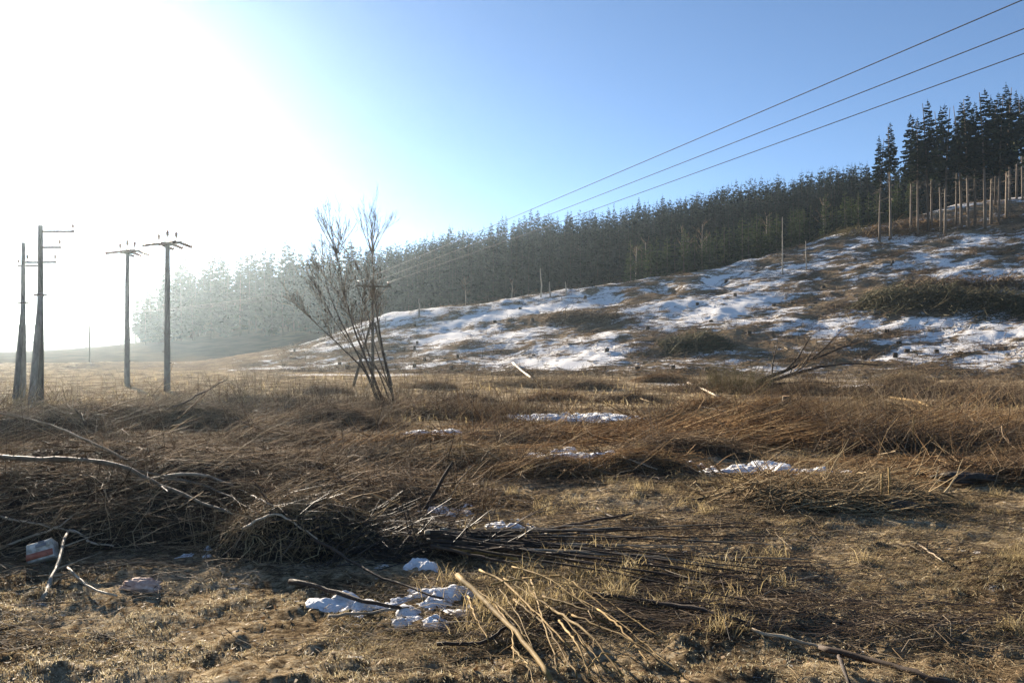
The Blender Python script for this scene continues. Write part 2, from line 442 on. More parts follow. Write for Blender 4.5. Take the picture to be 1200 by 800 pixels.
# ------------------------------------------------------------------ brush heaps: where the ground is piled up
# name -> (px, py, rx, ry, H)   centre seen at (px, py), radii and height in metres
HEAPS = {
    'left':   (160, 582, 3.4, 2.2, 0.50),
    'roots':  (350, 640, 0.70, 0.65, 0.30),
    'back':   (300, 482, 5.0, 3.6, 0.50),
    'midl':   (505, 492, 2.2, 1.8, 0.42),
    'midc':   (700, 516, 2.4, 0.9, 0.14),
    'russet': (890, 517, 3.4, 1.8, 0.22),
    'right':  (1090, 522, 3.0, 1.5, 0.24),
    'tan':    (955, 586, 0.9, 0.6, 0.13),
    'far':    (880, 456, 6.0, 3.5, 0.35),
    'farr':   (1090, 462, 6.5, 4.0, 0.40),
    'farl':   (640, 452, 5.0, 3.0, 0.3),
    'ditch':  (470, 640, 0.9, 0.45, 0.16),
}
SNOW = [
    (690, 493, 1.8, 1.7, 'long strip of old snow in the hollow behind the russet twig row', 401, 0.26, 0.46, 2.0),
    (513, 509, 0.55, 0.6, 'small flat snow remnant at the foot of the dark brush heap', 402, 0.14, 0.48, 1.5),
    (668, 533, 0.60, 0.45, 'thin broken snow remnant before the russet twig row', 403, 0.10, 0.50, 1.3),
    (893, 552, 0.85, 0.5, 'bluish snow strip at the foot of the russet heap', 404, 0.14, 0.46, 1.2),
    (522, 600, 0.26, 0.22, 'snow lump just behind the dark leaning stake', 405, 0.05, 0.45, .7),
    (466, 598, 0.09, 0.10, 'tiny snow crumb on the stake side of the curly twigs', 411, 0.04, 0.45, .6),
    (592, 615, 0.24, 0.30, 'bright snow lump at the root of the dark fan of stems', 406, 0.06, 0.46, .7),
    (492, 661, 0.11, 0.14, 'small round snow lump in the black debris', 407, 0.05, 0.44, .6),
    (398, 708, 0.22, 0.13, 'narrow snow tongue at the edge of the mossy ground', 408, 0.045, 0.45, .7),
    (502, 704, 0.36, 0.26, 'snow slab beside the butt of the thick yellow shoot', 409, 0.05, 0.47, .7),
    (492, 729, 0.13, 0.09, 'snow crumb at the lower edge of the black debris', 410, 0.04, 0.44, .6),
    (425, 565, 0.28, 0.3, 'dull snow remnant deep in the brush behind the curly twigs', 412, 0.06, 0.52, .8),
    (238, 645, 0.18, 0.2, 'shaded snow remnant inside the large dark heap', 413, 0.05, 0.58, .5),
    (1110, 500, 0.35, 0.4, 'little snow remnant on the brown brush heap', 414, 0.07, 0.52, 1.0),
]
SNOW = [(q_[0], q_[1], q_[2] * (1.2 if q_[1] < 630 else .98), q_[3] * (1.2 if q_[1] < 630 else .92)) + q_[4:] for q_ in SNOW]
for q_ in SNOW:
    x, y, z = at(q_[0], q_[1], height)
    HOLLOWS.append((x, y, q_[2], q_[3]))
HP = {}
for i, (k, (px, py, rx, ry, H)) in enumerate(HEAPS.items()):
    x, y, z = at(px, py, height)
    HP[k] = (x, y, rx, ry, H, 300 + i * 7)
MOUNDS.extend(HP.values())

# ------------------------------------------------------------------ snow cover field (a property of the place)
def snow_field(x, y):
    s, yc = hill_s(x, y)
    hill = sstep(-0.02, 0.14, s) * (1 - sstep(1.0, 1.2, s))
    n = fbm(x / 11, y / 12, 3, 51) * 0.40 + fbm((x + .3 * y) / 11, (y - .25 * x) / 3.4, 3, 54) * 0.40 + fbm(x / 2.6, y / 4.2, 3, 52) * 0.20
    cover = 0.41 + (n - 0.5) * 2.2
    cover = cover + 0.10 * sstep(0.35, 0.7, s) * (1 - sstep(40, 90, x))
    # the brown brushy strip under the stand of tall spruces and the slash row on the right
    strip = np.exp(-((s - 0.93) / 0.07) ** 2) * sstep(45, 70, x)
    cover = cover - 0.22 * strip
    cover = cover - 0.10 * (1 - sstep(-40, -8, x)) - 0.8 * (1 - sstep(-54, -34, x))
    for (hx, hy) in PITS:
        cover = cover + 0.5 * np.exp(-((x - hx) / 2.4) ** 2 - ((y - hy) / 3.6) ** 2)
    v = cover * hill
    # strips of snow left on the valley floor
    fl = fbm(x / 16, y / 10, 3, 57)
    v = np.maximum(v, np.where((y > 62) & (s < 0.1) & (x > -40), (fl - 0.58) * 3.2 + 0.2, 0))
    v = np.maximum(v, 0.9 * np.exp(-((x + 104) / 8) ** 2 - ((y - 190) / 14) ** 2))
    return np.clip(v, 0, 1)

# ------------------------------------------------------------------ ground sheet (polar grid, cut into ground / hillside / forest hill)
def build_ground():
    fine = np.radians(np.linspace(-44, 44, 460))
    rest = np.radians(np.linspace(44, 316, 90)[1:-1])
    ang = np.concatenate([fine, rest])
    na = len(ang)
    rad = np.concatenate([[0.05], np.geomspace(0.6, 3.0, 24)[:-1], np.geomspace(3.0, 220, 340)[:-1], np.geomspace(220, 1500, 70)])
    nr = len(rad)
    A, Rr = np.meshgrid(ang, rad)
    X = np.sin(A) * Rr; Y = np.cos(A) * Rr
    Z = height(X.ravel(), Y.ravel())
    V = np.stack([X.ravel(), Y.ravel(), Z], 1)
    snow = snow_field(X.ravel(), Y.ravel())
    idx = np.arange(nr * na).reshape(nr, na)
    nx = np.roll(idx, -1, 1)
    Q = np.stack([idx[:-1], idx[1:], nx[1:], nx[:-1]], -1).reshape(-1, 4)
    cx = V[Q].mean(1)
    s, yc = hill_s(cx[:, 0], cx[:, 1])
    hilly = (s > 0.04) & (cx[:, 0] > -75) & (cx[:, 1] > 30) & (s <= 1.12)
    forest = (s > 1.12) & (cx[:, 0] > -190) & (cx[:, 1] > 30) & (np.hypot(cx[:, 0], cx[:, 1]) < 700)
    forest |= (cx[:, 1] > 180) & (cx[:, 1] < 600) & (cx[:, 0] > -190) & (cx[:, 0] <= -75)
    for name, mask, mat in (('ground', ~(hilly | forest), M['ground']), ('hillside', hilly, M['hill']), ('forest_hill', forest, M['forest_floor'])):
        q = Q[mask]
        u, inv = np.unique(q, return_inverse=True)
        me = mesh_np(name, V[u], inv.reshape(-1, 4), None, True)
        a = me.attributes.new('snow', 'FLOAT', 'POINT')
        a.data.foreach_set('value', snow[u].astype(np.float32))
        o = obj(name, me, mat)
        o['kind'] = 'structure'
build_ground()

# ------------------------------------------------------------------ heightfield patches: heap cores and snow patches
def drape(name, cx, cy, rx, ry, fn, mat, n=(40, 40), parent=None):
    gx = np.linspace(cx - rx, cx + rx, n[0]); gy = np.linspace(cy - ry, cy + ry, n[1])
    X, Y = np.meshgrid(gx, gy)
    X = X + RNG.normal(0, rx / n[0] * 0.25, X.shape); Y = Y + RNG.normal(0, ry / n[1] * 0.25, Y.shape)
    off = fn(X, Y)
    Z = height(X, Y) + np.maximum(off, -0.04)
    idx = np.arange(X.size).reshape(X.shape)
    Q = np.stack([idx[:-1, :-1], idx[:-1, 1:], idx[1:, 1:], idx[1:, :-1]], -1).reshape(-1, 4)
    keep = (off.ravel()[Q] > -0.012).any(1)
    Q = Q[keep]
    u, inv = np.unique(Q, return_inverse=True)
    V = np.stack([X.ravel(), Y.ravel(), Z.ravel()], 1)[u]
    if parent is not None:
        V = V - np.array(parent.location)
    return obj(name, mesh_np(name, V, inv.reshape(-1, 4), None, True), mat, parent)

# ------------------------------------------------------------------ twig generators
def lying(xs, ys, az, L, r, lift, tilt, bend, K=4, fn=surf, follow=0.75, taper=0.35):
    n = len(xs)
    t = np.linspace(-0.5, 0.5, K)[None, :]
    dx = np.cos(az)[:, None]; dy = np.sin(az)[:, None]
    b = (bend[:, None] * (1 - 4 * t ** 2) + (RNG.normal(0, 0.055, (n, K)))) * L[:, None]
    x = xs[:, None] + dx * t * L[:, None] - dy * b
    y = ys[:, None] + dy * t * L[:, None] + dx * b
    g = fn(x, y)
    g0 = fn(xs, ys)[:, None]
    z = follow * g + (1 - follow) * g0 + lift[:, None] + np.tan(np.clip(tilt, -0.7, 0.7))[:, None] * (t + 0.35) * L[:, None]
    z = z + RNG.normal(0, 0.02, (n, K)) * L[:, None]
    z = np.maximum(z, g + 0.3 * r[:, None])
    P = np.stack([x, y, z], -1)
    R = r[:, None] * np.linspace(1, taper, K)[None, :]
    return P, R

def upright(xs, ys, L, r, lean_az, lean, bend, K=4, fn=surf):
    n = len(xs)
    t = np.linspace(0, 1, K)[None, :]
    out = (np.sin(lean)[:, None] * t + bend[:, None] * t ** 2) * L[:, None]
    x = xs[:, None] + np.cos(lean_az)[:, None] * out + RNG.normal(0, 0.02, (n, K)) * L[:, None] * t
    y = ys[:, None] + np.sin(lean_az)[:, None] * out + RNG.normal(0, 0.02, (n, K)) * L[:, None] * t
    z = fn(xs, ys)[:, None] - 0.03 + np.cos(lean)[:, None] * t * L[:, None] - np.abs(bend)[:, None] * 0.4 * t ** 2 * L[:, None]
    P = np.stack([x, y, z], -1)
    R = r[:, None] * np.linspace(1, 0.3, K)[None, :]
    return P, R

def U(a, b, n): return RNG.uniform(a, b, n)

def screen_uniform(n, y0, y1, u0=-0.78, u1=0.78):
    """positions spread so that equal areas of view get equal numbers"""
    y = 1.0 / U(1.0 / y1, 1.0 / y0, n)
    return U(u0, u1, n) * y, y

def clear(xs, ys):
    k = np.ones(len(xs), bool)
    for (hx, hy, hrx, hry) in HOLLOWS:
        k &= ~((((xs - hx) / hrx) ** 2 + ((ys - hy) / hry) ** 2 < 1.1) & (RNG.random(len(xs)) < .85))
    return k

def batch_obj(name, sets, mat, parent=None, sides=3):
    a = Acc()
    for P, R in sets:
        if parent is not None:
            P = P - np.array(parent.location)
        V, q, t = tube_arrays(P, R, sides)
        a.add(V, q, t)
    return obj(name, a.mesh(name), mat, parent)

def grow(a, base, d, L, r, depth, maxd, up=0.25, sp=0.55, n=6):
    pts = [base.copy()]; p = base.copy(); d = d / np.linalg.norm(d)
    for i in range(n):
        d = d + RNG.normal(0, 0.10, 3); d[2] += up * 0.12; d /= np.linalg.norm(d)
        p = p + d * L / n; pts.append(p.copy())
    pts = np.array(pts)
    a.tube(pts, np.linspace(r, r * 0.35, n + 1), 5 if depth < 2 else 3, False)
    if depth < maxd:
        for k_ in range({0: 7, 1: 6, 2: 4}.get(depth, 3)):
            t = RNG.uniform(0.25, 1.0); i = min(int(t * n), n - 1)
            nd = pts[i + 1] - pts[i]; nd /= np.linalg.norm(nd)
            side = np.cross(nd, RNG.normal(0, 1, 3)); side /= np.linalg.norm(side) + 1e-9
            grow(a, pts[i + 1], nd + side * sp * RNG.uniform(.6, 1.3) + np.array([0, 0, up]), L * RNG.uniform(.35, .6), max(r * (1 - .6 * t) * .6, .0075), depth + 1, maxd, up, sp, 5)

# ------------------------------------------------------------------ brush piles
def pile(key, label, n, mat, az=0.0, spread=0.7, L=(0.5, 1.4), r=(0.004, 0.010), up=0.15, tilt=0.25, K=4, core=True, lift=0.10, over=1.12, nbr=40, bark=None, group='heaps of cut brushwood in the clearing'):
    cx, cy, rx, ry, H, seed = HP[key]
    z0 = float(height(np.array([cx]), np.array([cy]))[0])
    root = empty('brush_pile', (cx, cy, z0), label, 'brush pile', group)
    if core:
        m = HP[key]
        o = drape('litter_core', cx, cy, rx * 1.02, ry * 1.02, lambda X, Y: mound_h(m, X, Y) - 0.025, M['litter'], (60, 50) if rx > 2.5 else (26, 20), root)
    th = U(0, 2 * math.pi, n); q = np.sqrt(U(0, 1, n)) * over
    xs = cx + np.cos(th) * q * rx; ys = cy + np.sin(th) * q * ry
    k = clear(xs, ys); xs, ys = xs[k], ys[k]; n = len(xs)
    nu = int(n * up)
    nl = n - nu
    Lw = U(L[0], L[1], nl)
    P1 = lying(xs[:nl], ys[:nl], RNG.normal(az, spread, nl), Lw, U(r[0], r[1], nl), U(0.0, lift, nl) * H, RNG.normal(0, tilt, nl), RNG.normal(0, 0.10, nl), K)
    sets = [P1]
    if nu:
        P2 = upright(xs[nl:], ys[nl:], U(L[0] * 0.5, L[1] * 0.75, nu), U(r[0], r[1], nu) * 0.8, U(0, 6.28, nu), np.abs(RNG.normal(0.6, 0.4, nu)), RNG.normal(0.1, 0.25, nu), K)
        sets.append(P2)
    o = batch_obj('twigs', sets, mat, root)
    o['kind'] = 'stuff'
    if nbr:
        a = Acc()
        for j in range(nbr):
            t = RNG.uniform(0, 6.283); q = math.sqrt(RNG.uniform(0, 1))
            x, y = cx + math.cos(t) * q * rx, cy + math.sin(t) * q * ry
            if not clear(np.array([x]), np.array([y]))[0]: continue
            az_ = RNG.normal(az, spread) + (math.pi if RNG.random() < .5 else 0)
            b = np.array([x - cx, y - cy, float(surf(np.array([x]), np.array([y]))[0]) - z0 + .02])
            d = np.array([math.cos(az_), math.sin(az_), RNG.uniform(-.12, .2)])
            grow(a, b, d, RNG.uniform(L[0] * 1.2, L[1] * 1.1), r[1] * RNG.uniform(.9, 2.0), 2, 3, .05, .75)
        o = obj('branches', a.mesh('branches'), bark or mat, root); o['kind'] = 'stuff'
    return root

pile('left', 'large dark heap of tangled grey brushwood beside the printed white carton', 7000, M['twig_brown'], 0.1, 1.0, (0.25, 1.0), (0.0018, 0.0055), 0.22, 0.22, 5, nbr=80)
pile('roots', 'low pale knot of curly twigs beside the dark leaning stake', 1000, M['twig_tan'], 0.6, 1.6, (0.15, 0.5), (0.002, 0.005), 0.4, 0.3, 6, nbr=14)
pile('back', 'broad sunlit heap of brushwood between the concrete poles and the bare tree', 3600, M['twig_grey'], 0.1, 0.9, (0.5, 1.7), (0.004, 0.011), 0.2, 0.2, 4, nbr=70)
pile('midl', 'dark brush heap in front of the bare multi-stemmed tree', 1300, M['twig_brown'], 0.1, 0.8, (0.5, 1.6), (0.005, 0.012), 0.3, 0.3, 4)
pile('midc', 'low russet row of twigs between two long snow patches', 1000, M['twig_red'], 0.0, 0.35, (0.5, 1.6), (0.004, 0.010), 0.1, 0.15, 4)
pile('russet', 'russet heap of long combed twigs behind the snow patch', 2600, M['twig_red'], -0.15, 0.35, (0.7, 2.2), (0.004, 0.011), 0.08, 0.18, 4)
pile('right', 'brown brush heap behind the flat dark stone', 2200, M['twig_brown'], 0.1, 0.5, (0.6, 2.0), (0.004, 0.011), 0.1, 0.2, 4)
pile('tan', 'small tan heap of fine twigs beside two short stakes', 900, M['twig_tan'], -0.5, 0.5, (0.3, 0.9), (0.003, 0.006), 0.1, 0.3, 4)
pile('far', 'brown brush heap under the fallen branching tree', 2200, M['twig_brown'], 0.05, 0.6, (1.0, 3.0), (0.008, 0.020), 0.2, 0.25, 3)
pile('farr', 'long brown brush heap behind the yellow peeled log', 2600, M['twig_brown'], 0.05, 0.6, (1.0, 3.2), (0.008, 0.020), 0.2, 0.25, 3)
pile('farl', 'low brown brush heap with a pale broken log on it', 1800, M['twig_tan'], 0.05, 0.7, (0.8, 2.4), (0.007, 0.018), 0.3, 0.25, 3)
pile('ditch', 'wet black debris around the snow in the ditch', 500, M['twig_dark'], 0.0, 0.6, (0.25, 0.8), (0.003, 0.008), 0.08, 0.2, 4, nbr=8)

TANGLES = [(455, 478, 1.4), (548, 470, 1.5), (610, 488, 1.3), (585, 520, .9), (470, 530, 1.0), (650, 470, 1.6), (735, 470, 1.5), (795, 506, 1.2), (810, 532, .8), (830, 486, 1.5), (915, 490, 1.6),
           (965, 505, 1.3), (1010, 490, 1.5), (1040, 530, 1.1), (1120, 500, 1.4), (1180, 520, 1.2), (1150, 478, 1.8), (1000, 575, .7), (1180, 560, .8), (760, 552, .7), (640, 556, .7),
           (390, 500, 1.2), (420, 545, .9), (330, 520, 1.2), (230, 500, 1.5), (110, 500, 1.6), (40, 515, 1.4), (540, 545, .8), (690, 455, 1.8), (780, 448, 2.0), (510, 455, 1.8), (940, 462, 1.8), (1060, 450, 2.2), (380, 460, 1.6)]
for i, (px, py, w_) in enumerate(TANGLES):
    x, y, z = at(px, py, height)
    HP['t%d' % i] = (x, y, w_ * RNG.uniform(.9, 1.3), w_ * RNG.uniform(.45, .7), w_ * RNG.uniform(.16, .30), 500 + i)
MOUNDS.extend(HP['t%d' % i] for i in range(len(TANGLES)))
for i, (px, py, w_) in enumerate(TANGLES):
    mt_ = M[('twig_red', 'twig_brown', 'twig_tan', 'twig_brown', 'twig_red')[i % 5] if px > 430 else ('twig_grey', 'twig_brown')[i % 2]]
    pile('t%d' % i, 'low tangle of cut twigs, one of many scattered over the middle of the field', int(260 + 200 * w_), mt_, RNG.normal(0, .3), .55, (.4 * w_, 1.1 * w_), (.0035 * w_, .007 * w_), .15, .25, 3, nbr=14, lift=.5,
         group='low tangles of cut twigs across the field')

# ------------------------------------------------------------------ loose litter of twigs over the field (uncountable)
def litter(name, n, y0, y1, mat, L, r, spread, label, u0=-0.78, u1=0.78, up=0.0, keep=None, lift=0.05, az=0.0, K=4):
    xs, ys = screen_uniform(n, y0, y1, u0, u1)
    if keep is not None:
        k = keep(xs, ys) > RNG.random(n)
        xs, ys = xs[k], ys[k]; n = len(xs)
    k = clear(xs, ys); xs, ys = xs[k], ys[k]; n = len(xs)
    nu = int(n * up); nl = n - nu
    sc = np.clip(ys / 10.0, 0.6, 4.0)
    Lw = U(L[0], L[1], n) * np.sqrt(sc); rw = U(r[0], r[1], n) * sc ** 0.75
    sets = [lying(xs[:nl], ys[:nl], RNG.normal(az, spread, nl), Lw[:nl], rw[:nl], U(0, lift, nl), RNG.normal(0, 0.06, nl), RNG.normal(0, 0.08, nl), K)]
    if nu:
        sets.append(upright(xs[nl:], ys[nl:], Lw[nl:] * 0.8, rw[nl:] * 0.8, U(0, 6.28, nu), np.abs(RNG.normal(0.5, 0.4, nu)), RNG.normal(0.1, 0.2, nu), K))
    o = batch_obj(name, sets, mat)
    return tag(o, label, 'twigs', None, 'stuff')

clump = lambda sc, seed, lo=0.35, hi=0.6: (lambda x, y: sstep(lo, hi, fbm(x / sc, y / sc, 3, seed)))
litter('fallen_twigs', 11000, 4.0, 13, M['twig_grey'], (0.12, 0.6), (0.0016, 0.005), 0.8, 'thin grey twigs strewn over the near ground', keep=clump(1.2, 71))
litter('fallen_twigs', 4000, 4.2, 13, M['twig_dark'], (0.2, 0.9), (0.002, 0.005), 0.35, 'thin dark twigs lying combed across the near ground', keep=clump(1.4, 72, 0.38, 0.6), u0=-0.12)
litter('straw', 14000, 3.6, 12, M['twig_tan'], (0.06, 0.26), (0.0010, 0.0026), 0.9, 'pale broken straws and stalks trodden into the near ground', keep=clump(0.8, 78, .3, .55), u0=-.15, lift=.03, K=3)
litter('fallen_twigs', 13000, 9, 30, M['twig_red'], (0.3, 1.1), (0.002, 0.006), 0.5, 'russet twigs matted over the middle of the field', keep=clump(2.5, 73), up=0.12, u0=-0.1)
litter('fallen_twigs', 9000, 9, 34, M['twig_grey'], (0.3, 1.0), (0.002, 0.006), 0.9, 'grey brown twigs matted over the left of the field', keep=clump(2.5, 74), up=0.25, u1=0.2)
litter('fallen_twigs', 12000, 20, 85, M['twig_brown'], (0.4, 1.3), (0.003, 0.007), 0.7, 'brown brush matted over the far field', keep=clump(5, 75), up=0.4, K=3)
litter('fallen_twigs', 7000, 20, 85, M['twig_tan'], (0.4, 1.2), (0.003, 0.006), 0.7, 'tan dry stalks standing over the far field', keep=clump(5, 76), up=0.4, K=3)

# ------------------------------------------------------------------ dry grass, moss, dead leaves (uncountable)
def blades(name, xs, ys, L, w, lean, mat, label, cat, fn=surf, az=None):
    k = clear(xs, ys); xs, ys, L, w, lean = xs[k], ys[k], L[k], w[k], lean[k]
    n = len(xs)
    a = U(0, 6.283, n) if az is None else RNG.normal(az, 0.6, n)
    z = fn(xs, ys) - 0.01
    f = U(0, 6.283, n)
    wx = np.cos(f) * w; wy = np.sin(f) * w
    h1 = L * 0.55 * np.cos(lean * 0.6); o1 = L * 0.55 * np.sin(lean * 0.6)
    h2 = h1 + L * 0.45 * np.cos(lean * 1.5); o2 = o1 + L * 0.45 * np.sin(lean * 1.5)
    ca, sa = np.cos(a), np.sin(a)
    V = np.stack([
        np.stack([xs - wx, ys - wy, z], -1), np.stack([xs + wx, ys + wy, z], -1),
        np.stack([xs + ca * o1 + wx * .8, ys + sa * o1 + wy * .8, z + h1], -1), np.stack([xs + ca * o1 - wx * .8, ys + sa * o1 - wy * .8, z + h1], -1),
        np.stack([xs + ca * o2, ys + sa * o2, np.maximum(z + h2, z + 0.012)], -1)], 1)
    b = np.arange(n)[:, None] * 5
    o = obj(name, mesh_np(name, V, b + np.array([[0, 1, 2, 3]]), b + np.array([[3, 2, 4]])), mat)
    return tag(o, label, cat, None, 'stuff')

xs, ys = screen_uniform(120000, 3.2, 8.0)
k = (sstep(0.36, 0.52, fbm(xs / 0.5, ys / 0.4, 3, 81)) * np.where(xs < -0.03 * ys, 1.0 - 0.75 * sstep(5.0, 5.8, ys), 0.55)) > RNG.random(len(xs))
xs, ys = xs[k], ys[k]
blades('moss', xs, ys, U(0.012, 0.042, len(xs)), U(0.0012, 0.003, len(xs)), U(0.3, 1.5, len(xs)), M['moss'], 'short frosted mossy grass along the near edge', 'moss')
xs, ys = screen_uniform(64000, 4.0, 26, -0.25, 0.78)
k = sstep(0.40, 0.58, fbm(xs / 1.3, ys / 1.1, 3, 82)) > RNG.random(len(xs))
xs, ys = xs[k], ys[k]
sc = np.clip(ys / 8, 0.7, 3)
blades('dry_grass', xs, ys, U(0.05, 0.16, len(xs)) * np.sqrt(sc), U(0.0010, 0.0026, len(xs)) * sc, U(1.15, 1.9, len(xs)), M['grass'], 'flattened straw coloured dead grass over the field', 'grass', az=-0.2)
tx_, ty_ = screen_uniform(420, 4.2, 16, -.1, .75)
k = fbm(tx_ / 1.6, ty_ / 1.3, 2, 87) > .47
tx_, ty_ = tx_[k], ty_[k]
pick = RNG.integers(0, len(tx_), 16000)
xs = tx_[pick] + RNG.normal(0, .055, len(pick)); ys = ty_[pick] + RNG.normal(0, .045, len(pick))
hgt = U(.5, 1.2, len(tx_))[pick]
blades('grass_tussocks', xs, ys, U(.06, .20, len(xs)) * hgt, U(.0010, .0024, len(xs)), U(.3, 1.5, len(xs)), M['grass'], 'pale tussocks of long dead grass on the open ground', 'grass')
xs, ys = screen_uniform(15000, 20, 90)
k = sstep(0.42, 0.60, fbm(xs / 6, ys / 6, 3, 83)) > RNG.random(len(xs))
xs, ys = xs[k], ys[k]
sc = np.clip(ys / 25, 0.8, 3)
blades('dry_grass', xs, ys, U(0.14, 0.38, len(xs)) * np.sqrt(sc), U(0.006, 0.011, len(xs)) * sc, U(0.2, 1.0, len(xs)), M['grass'], 'straw coloured dead grass along the far edge of the field', 'grass')

xs, ys = screen_uniform(4500, 3.4, 14)
n = len(xs)
sz = U(0.006, 0.018, n)
f = U(0, 6.28, n); tl = RNG.normal(0, 0.35, (n, 2))
zz = surf(xs, ys) + 0.012
cf, sf = np.cos(f) * sz, np.sin(f) * sz
V = np.stack([np.stack([xs + a_ * cf - b_ * 0.55 * sf, ys + a_ * sf + b_ * 0.55 * cf, zz + (a_ * cf * tl[:, 0] + b_ * sf * tl[:, 1]) + 0.2 * sz * (a_ * a_ - .5)], -1) for a_, b_ in ((-1, 0), (0, -1), (1, 0), (0, 1))], 1)
o = obj('dead_leaves', mesh_np('dead_leaves', V, np.arange(n * 4).reshape(-1, 4)), M['leaf'])
tag(o, 'small brown dead leaves scattered over the near ground', 'leaves', None, 'stuff')

# ------------------------------------------------------------------ snow patches in the field
def snow_patch(x, y, rx, ry, label, seed, thick=0.07, thr=0.42, fine=1.0):
    def f(X, Y):
        q = ((X - x) / rx) ** 2 + ((Y - y) / ry) ** 2
        n = fbm(X / (0.22 * fine), Y / (0.26 * fine), 4, seed)
        return 0.5 * thick * np.clip((n - thr) * 7.0 + 1.1 * (1 - q) - 0.55, -1, 1.0)
    o = drape('snow_patch', x, y, rx * 1.3, ry * 1.3, f, M['snow'], (84, 70))
    return tag(o, label, 'snow patch', 'old snow left in the clearing')
for (px, py, rx, ry, label, seed, thick, thr, fine), (x, y, _, _) in zip(SNOW, HOLLOWS):
    snow_patch(x, y, rx, ry, label, seed, thick, thr, fine)

# ------------------------------------------------------------------ single branches, sticks and logs
def resample(P, n):
    P = np.asarray(P, float)
    s = np.concatenate([[0], np.cumsum(np.linalg.norm(np.diff(P, axis=0), axis=1))])
    t = np.linspace(0, s[-1], n)
    # smooth (Catmull-like) by interpolating then averaging
    Q = np.stack([np.interp(t, s, P[:, i]) for i in range(3)], 1)
    for _ in range(2):
        Q[1:-1] = 0.25 * Q[:-2] + 0.5 * Q[1:-1] + 0.25 * Q[2:]
    return Q

def branch(pts, r0, r1, mat, label, name='branch', cat='branch', group=None, lifts=None, n=14, wob=0.006, forks=(), sides=7):
    """pts: pixels of the photograph where the stick touches what it lies on; lifts: metres above that"""
    W = []
    for i, (px, py) in enumerate(pts):
        lf = lifts[i] if lifts is not None else 0.02
        if lf >= 0.25:      # stands clear of the ground: keep the depth of the previous point
            u = (px - 600) / F; v = (HORIZON - py) / F; y = W[-1][1] + 0.05
            W.append((u * y, y, CAM_Z + v * y))
        else:
            x, y, z = at(px, py); W.append((x, y, z + r0 * 0.8 + lf))
    a = Acc()
    Q = resample(W, n)
    Q[1:-1] += RNG.normal(0, wob, (n - 2, 3)) * np.array([1, 1, 0.6])
    rr = np.linspace(r0, r1, n) * (1 + RNG.normal(0, 0.10, n))
    a.tube(Q, rr, sides)
    L = np.linalg.norm(Q[-1] - Q[0])
    for (t, ang, ln) in forks:
        i = int(t * (n - 1)); base = Q[i]; d = Q[min(i + 1, n - 1)] - Q[max(i - 1, 0)]; d /= np.linalg.norm(d)
        ca, sa = math.cos(ang), math.sin(ang)
        e = np.array([d[0] * ca - d[1] * sa, d[0] * sa + d[1] * ca, d[2] + RNG.uniform(0.0, 0.2)])
        m = 6
        T = base[None] + e[None] * np.linspace(0, ln, m)[:, None] + np.cumsum(RNG.normal(0, wob * .8, (m, 3)), 0) * np.linspace(0, 1, m)[:, None]
        T[:, 2] = np.maximum(T[:, 2], surf(T[:, 0], T[:, 1]) + 0.006)
        a.tube(T, np.linspace(rr[i] * .65, rr[i] * .2, m), 5)
    org = Q[0].copy(); org[2] = Q[:, 2].min()
    V = np.concatenate(a.V) - org
    o = obj(name, mesh_np(name, V, np.concatenate(a.Q), np.concatenate(a.T), True), mat, None, org)
    return tag(o, label, cat, group)

# left heap
branch([(-25, 560), (40, 568), (95, 566), (150, 573), (178, 586), (225, 603), (275, 618)], .026, .011, M['bark_grey'], 'long bent grey branch lying across the large dark heap', lifts=[.20, .20, .20, .18, .14, .12, .08], n=22, forks=[(.55, .5, .5), (.7, -.5, .35)])
branch([(160, 572), (200, 556), (240, 552), (285, 575), (318, 600)], .014, .006, M['bark_grey'], 'arching grey branch springing from the bent branch over the heap', lifts=[.06, .3, .3, .3, .05], n=18, forks=[(.5, .7, .3)])
branch([(160, 552), (95, 512), (45, 492), (-12, 482)], .016, .008, M['bark_grey'], 'long thin pole slanting down onto the back of the dark heap', lifts=[.05, .3, .3, .3], n=16)
branch([(190, 572), (232, 578), (270, 592), (318, 618)], .010, .004, M['bark_grey'], 'slender grey branch sloping into the hollow of the dark heap', lifts=[.08, .1, .08, .03])
branch([(-10, 612), (25, 618), (60, 626), (88, 632)], .010, .006, M['bark_grey'], 'thin stick pointing at the printed carton', lifts=[.05] * 4)
branch([(-10, 655), (30, 640), (66, 628), (86, 612)], .011, .005, M['bark_pale'], 'pale stick passing behind the printed carton', lifts=[.05] * 4)
branch([(50, 708), (66, 678), (74, 660), (80, 640)], .014, .012, M['bark_pale'], 'white peeled forked branch beside the printed carton', lifts=[.02, .05, .08, .10], n=10, wob=.006, forks=[(.45, -1.15, .30), (.40, -2.1, .16), (.85, -1.4, .28)])
branch([(82, 636), (98, 640), (112, 648), (120, 646), (134, 648)], .009, .006, M['bark_pale'], 'white peeled crooked twig behind the forked branch', lifts=[.10, .08, .06, .06, .05], n=10, wob=.006)
branch([(80, 672), (100, 690), (118, 700), (138, 702)], .008, .006, M['bark_pale'], 'thin pale twig curving along the edge of the mossy ground', lifts=[.04, .03, .03, .02], n=10, wob=.006)
branch([(285, 628), (318, 600), (330, 602), (372, 640)], .011, .005, M['bark_pale'], 'pale bent stick poking out of the knot of curly twigs', lifts=[.05, .3, .3, .05], n=14)
branch([(190, 487), (232, 462), (266, 445)], .035, .012, M['bark_dark'], 'dark bare pole leaning up from the sunlit heap', lifts=[.05, .3, .4], n=10, wob=.02)
branch([(150, 478), (175, 484), (200, 487)], .035, .025, M['bark_grey'], 'short grey log on the lit ground before the concrete poles', n=8, lifts=[.1] * 3)
branch([(100, 502), (96, 490), (88, 478)], .03, .01, M['bark_dark'], 'dark crooked snag standing at the back of the dark heap', lifts=[.02, .3, .5], n=8, wob=.015, forks=[(.5, -1.0, .35)])
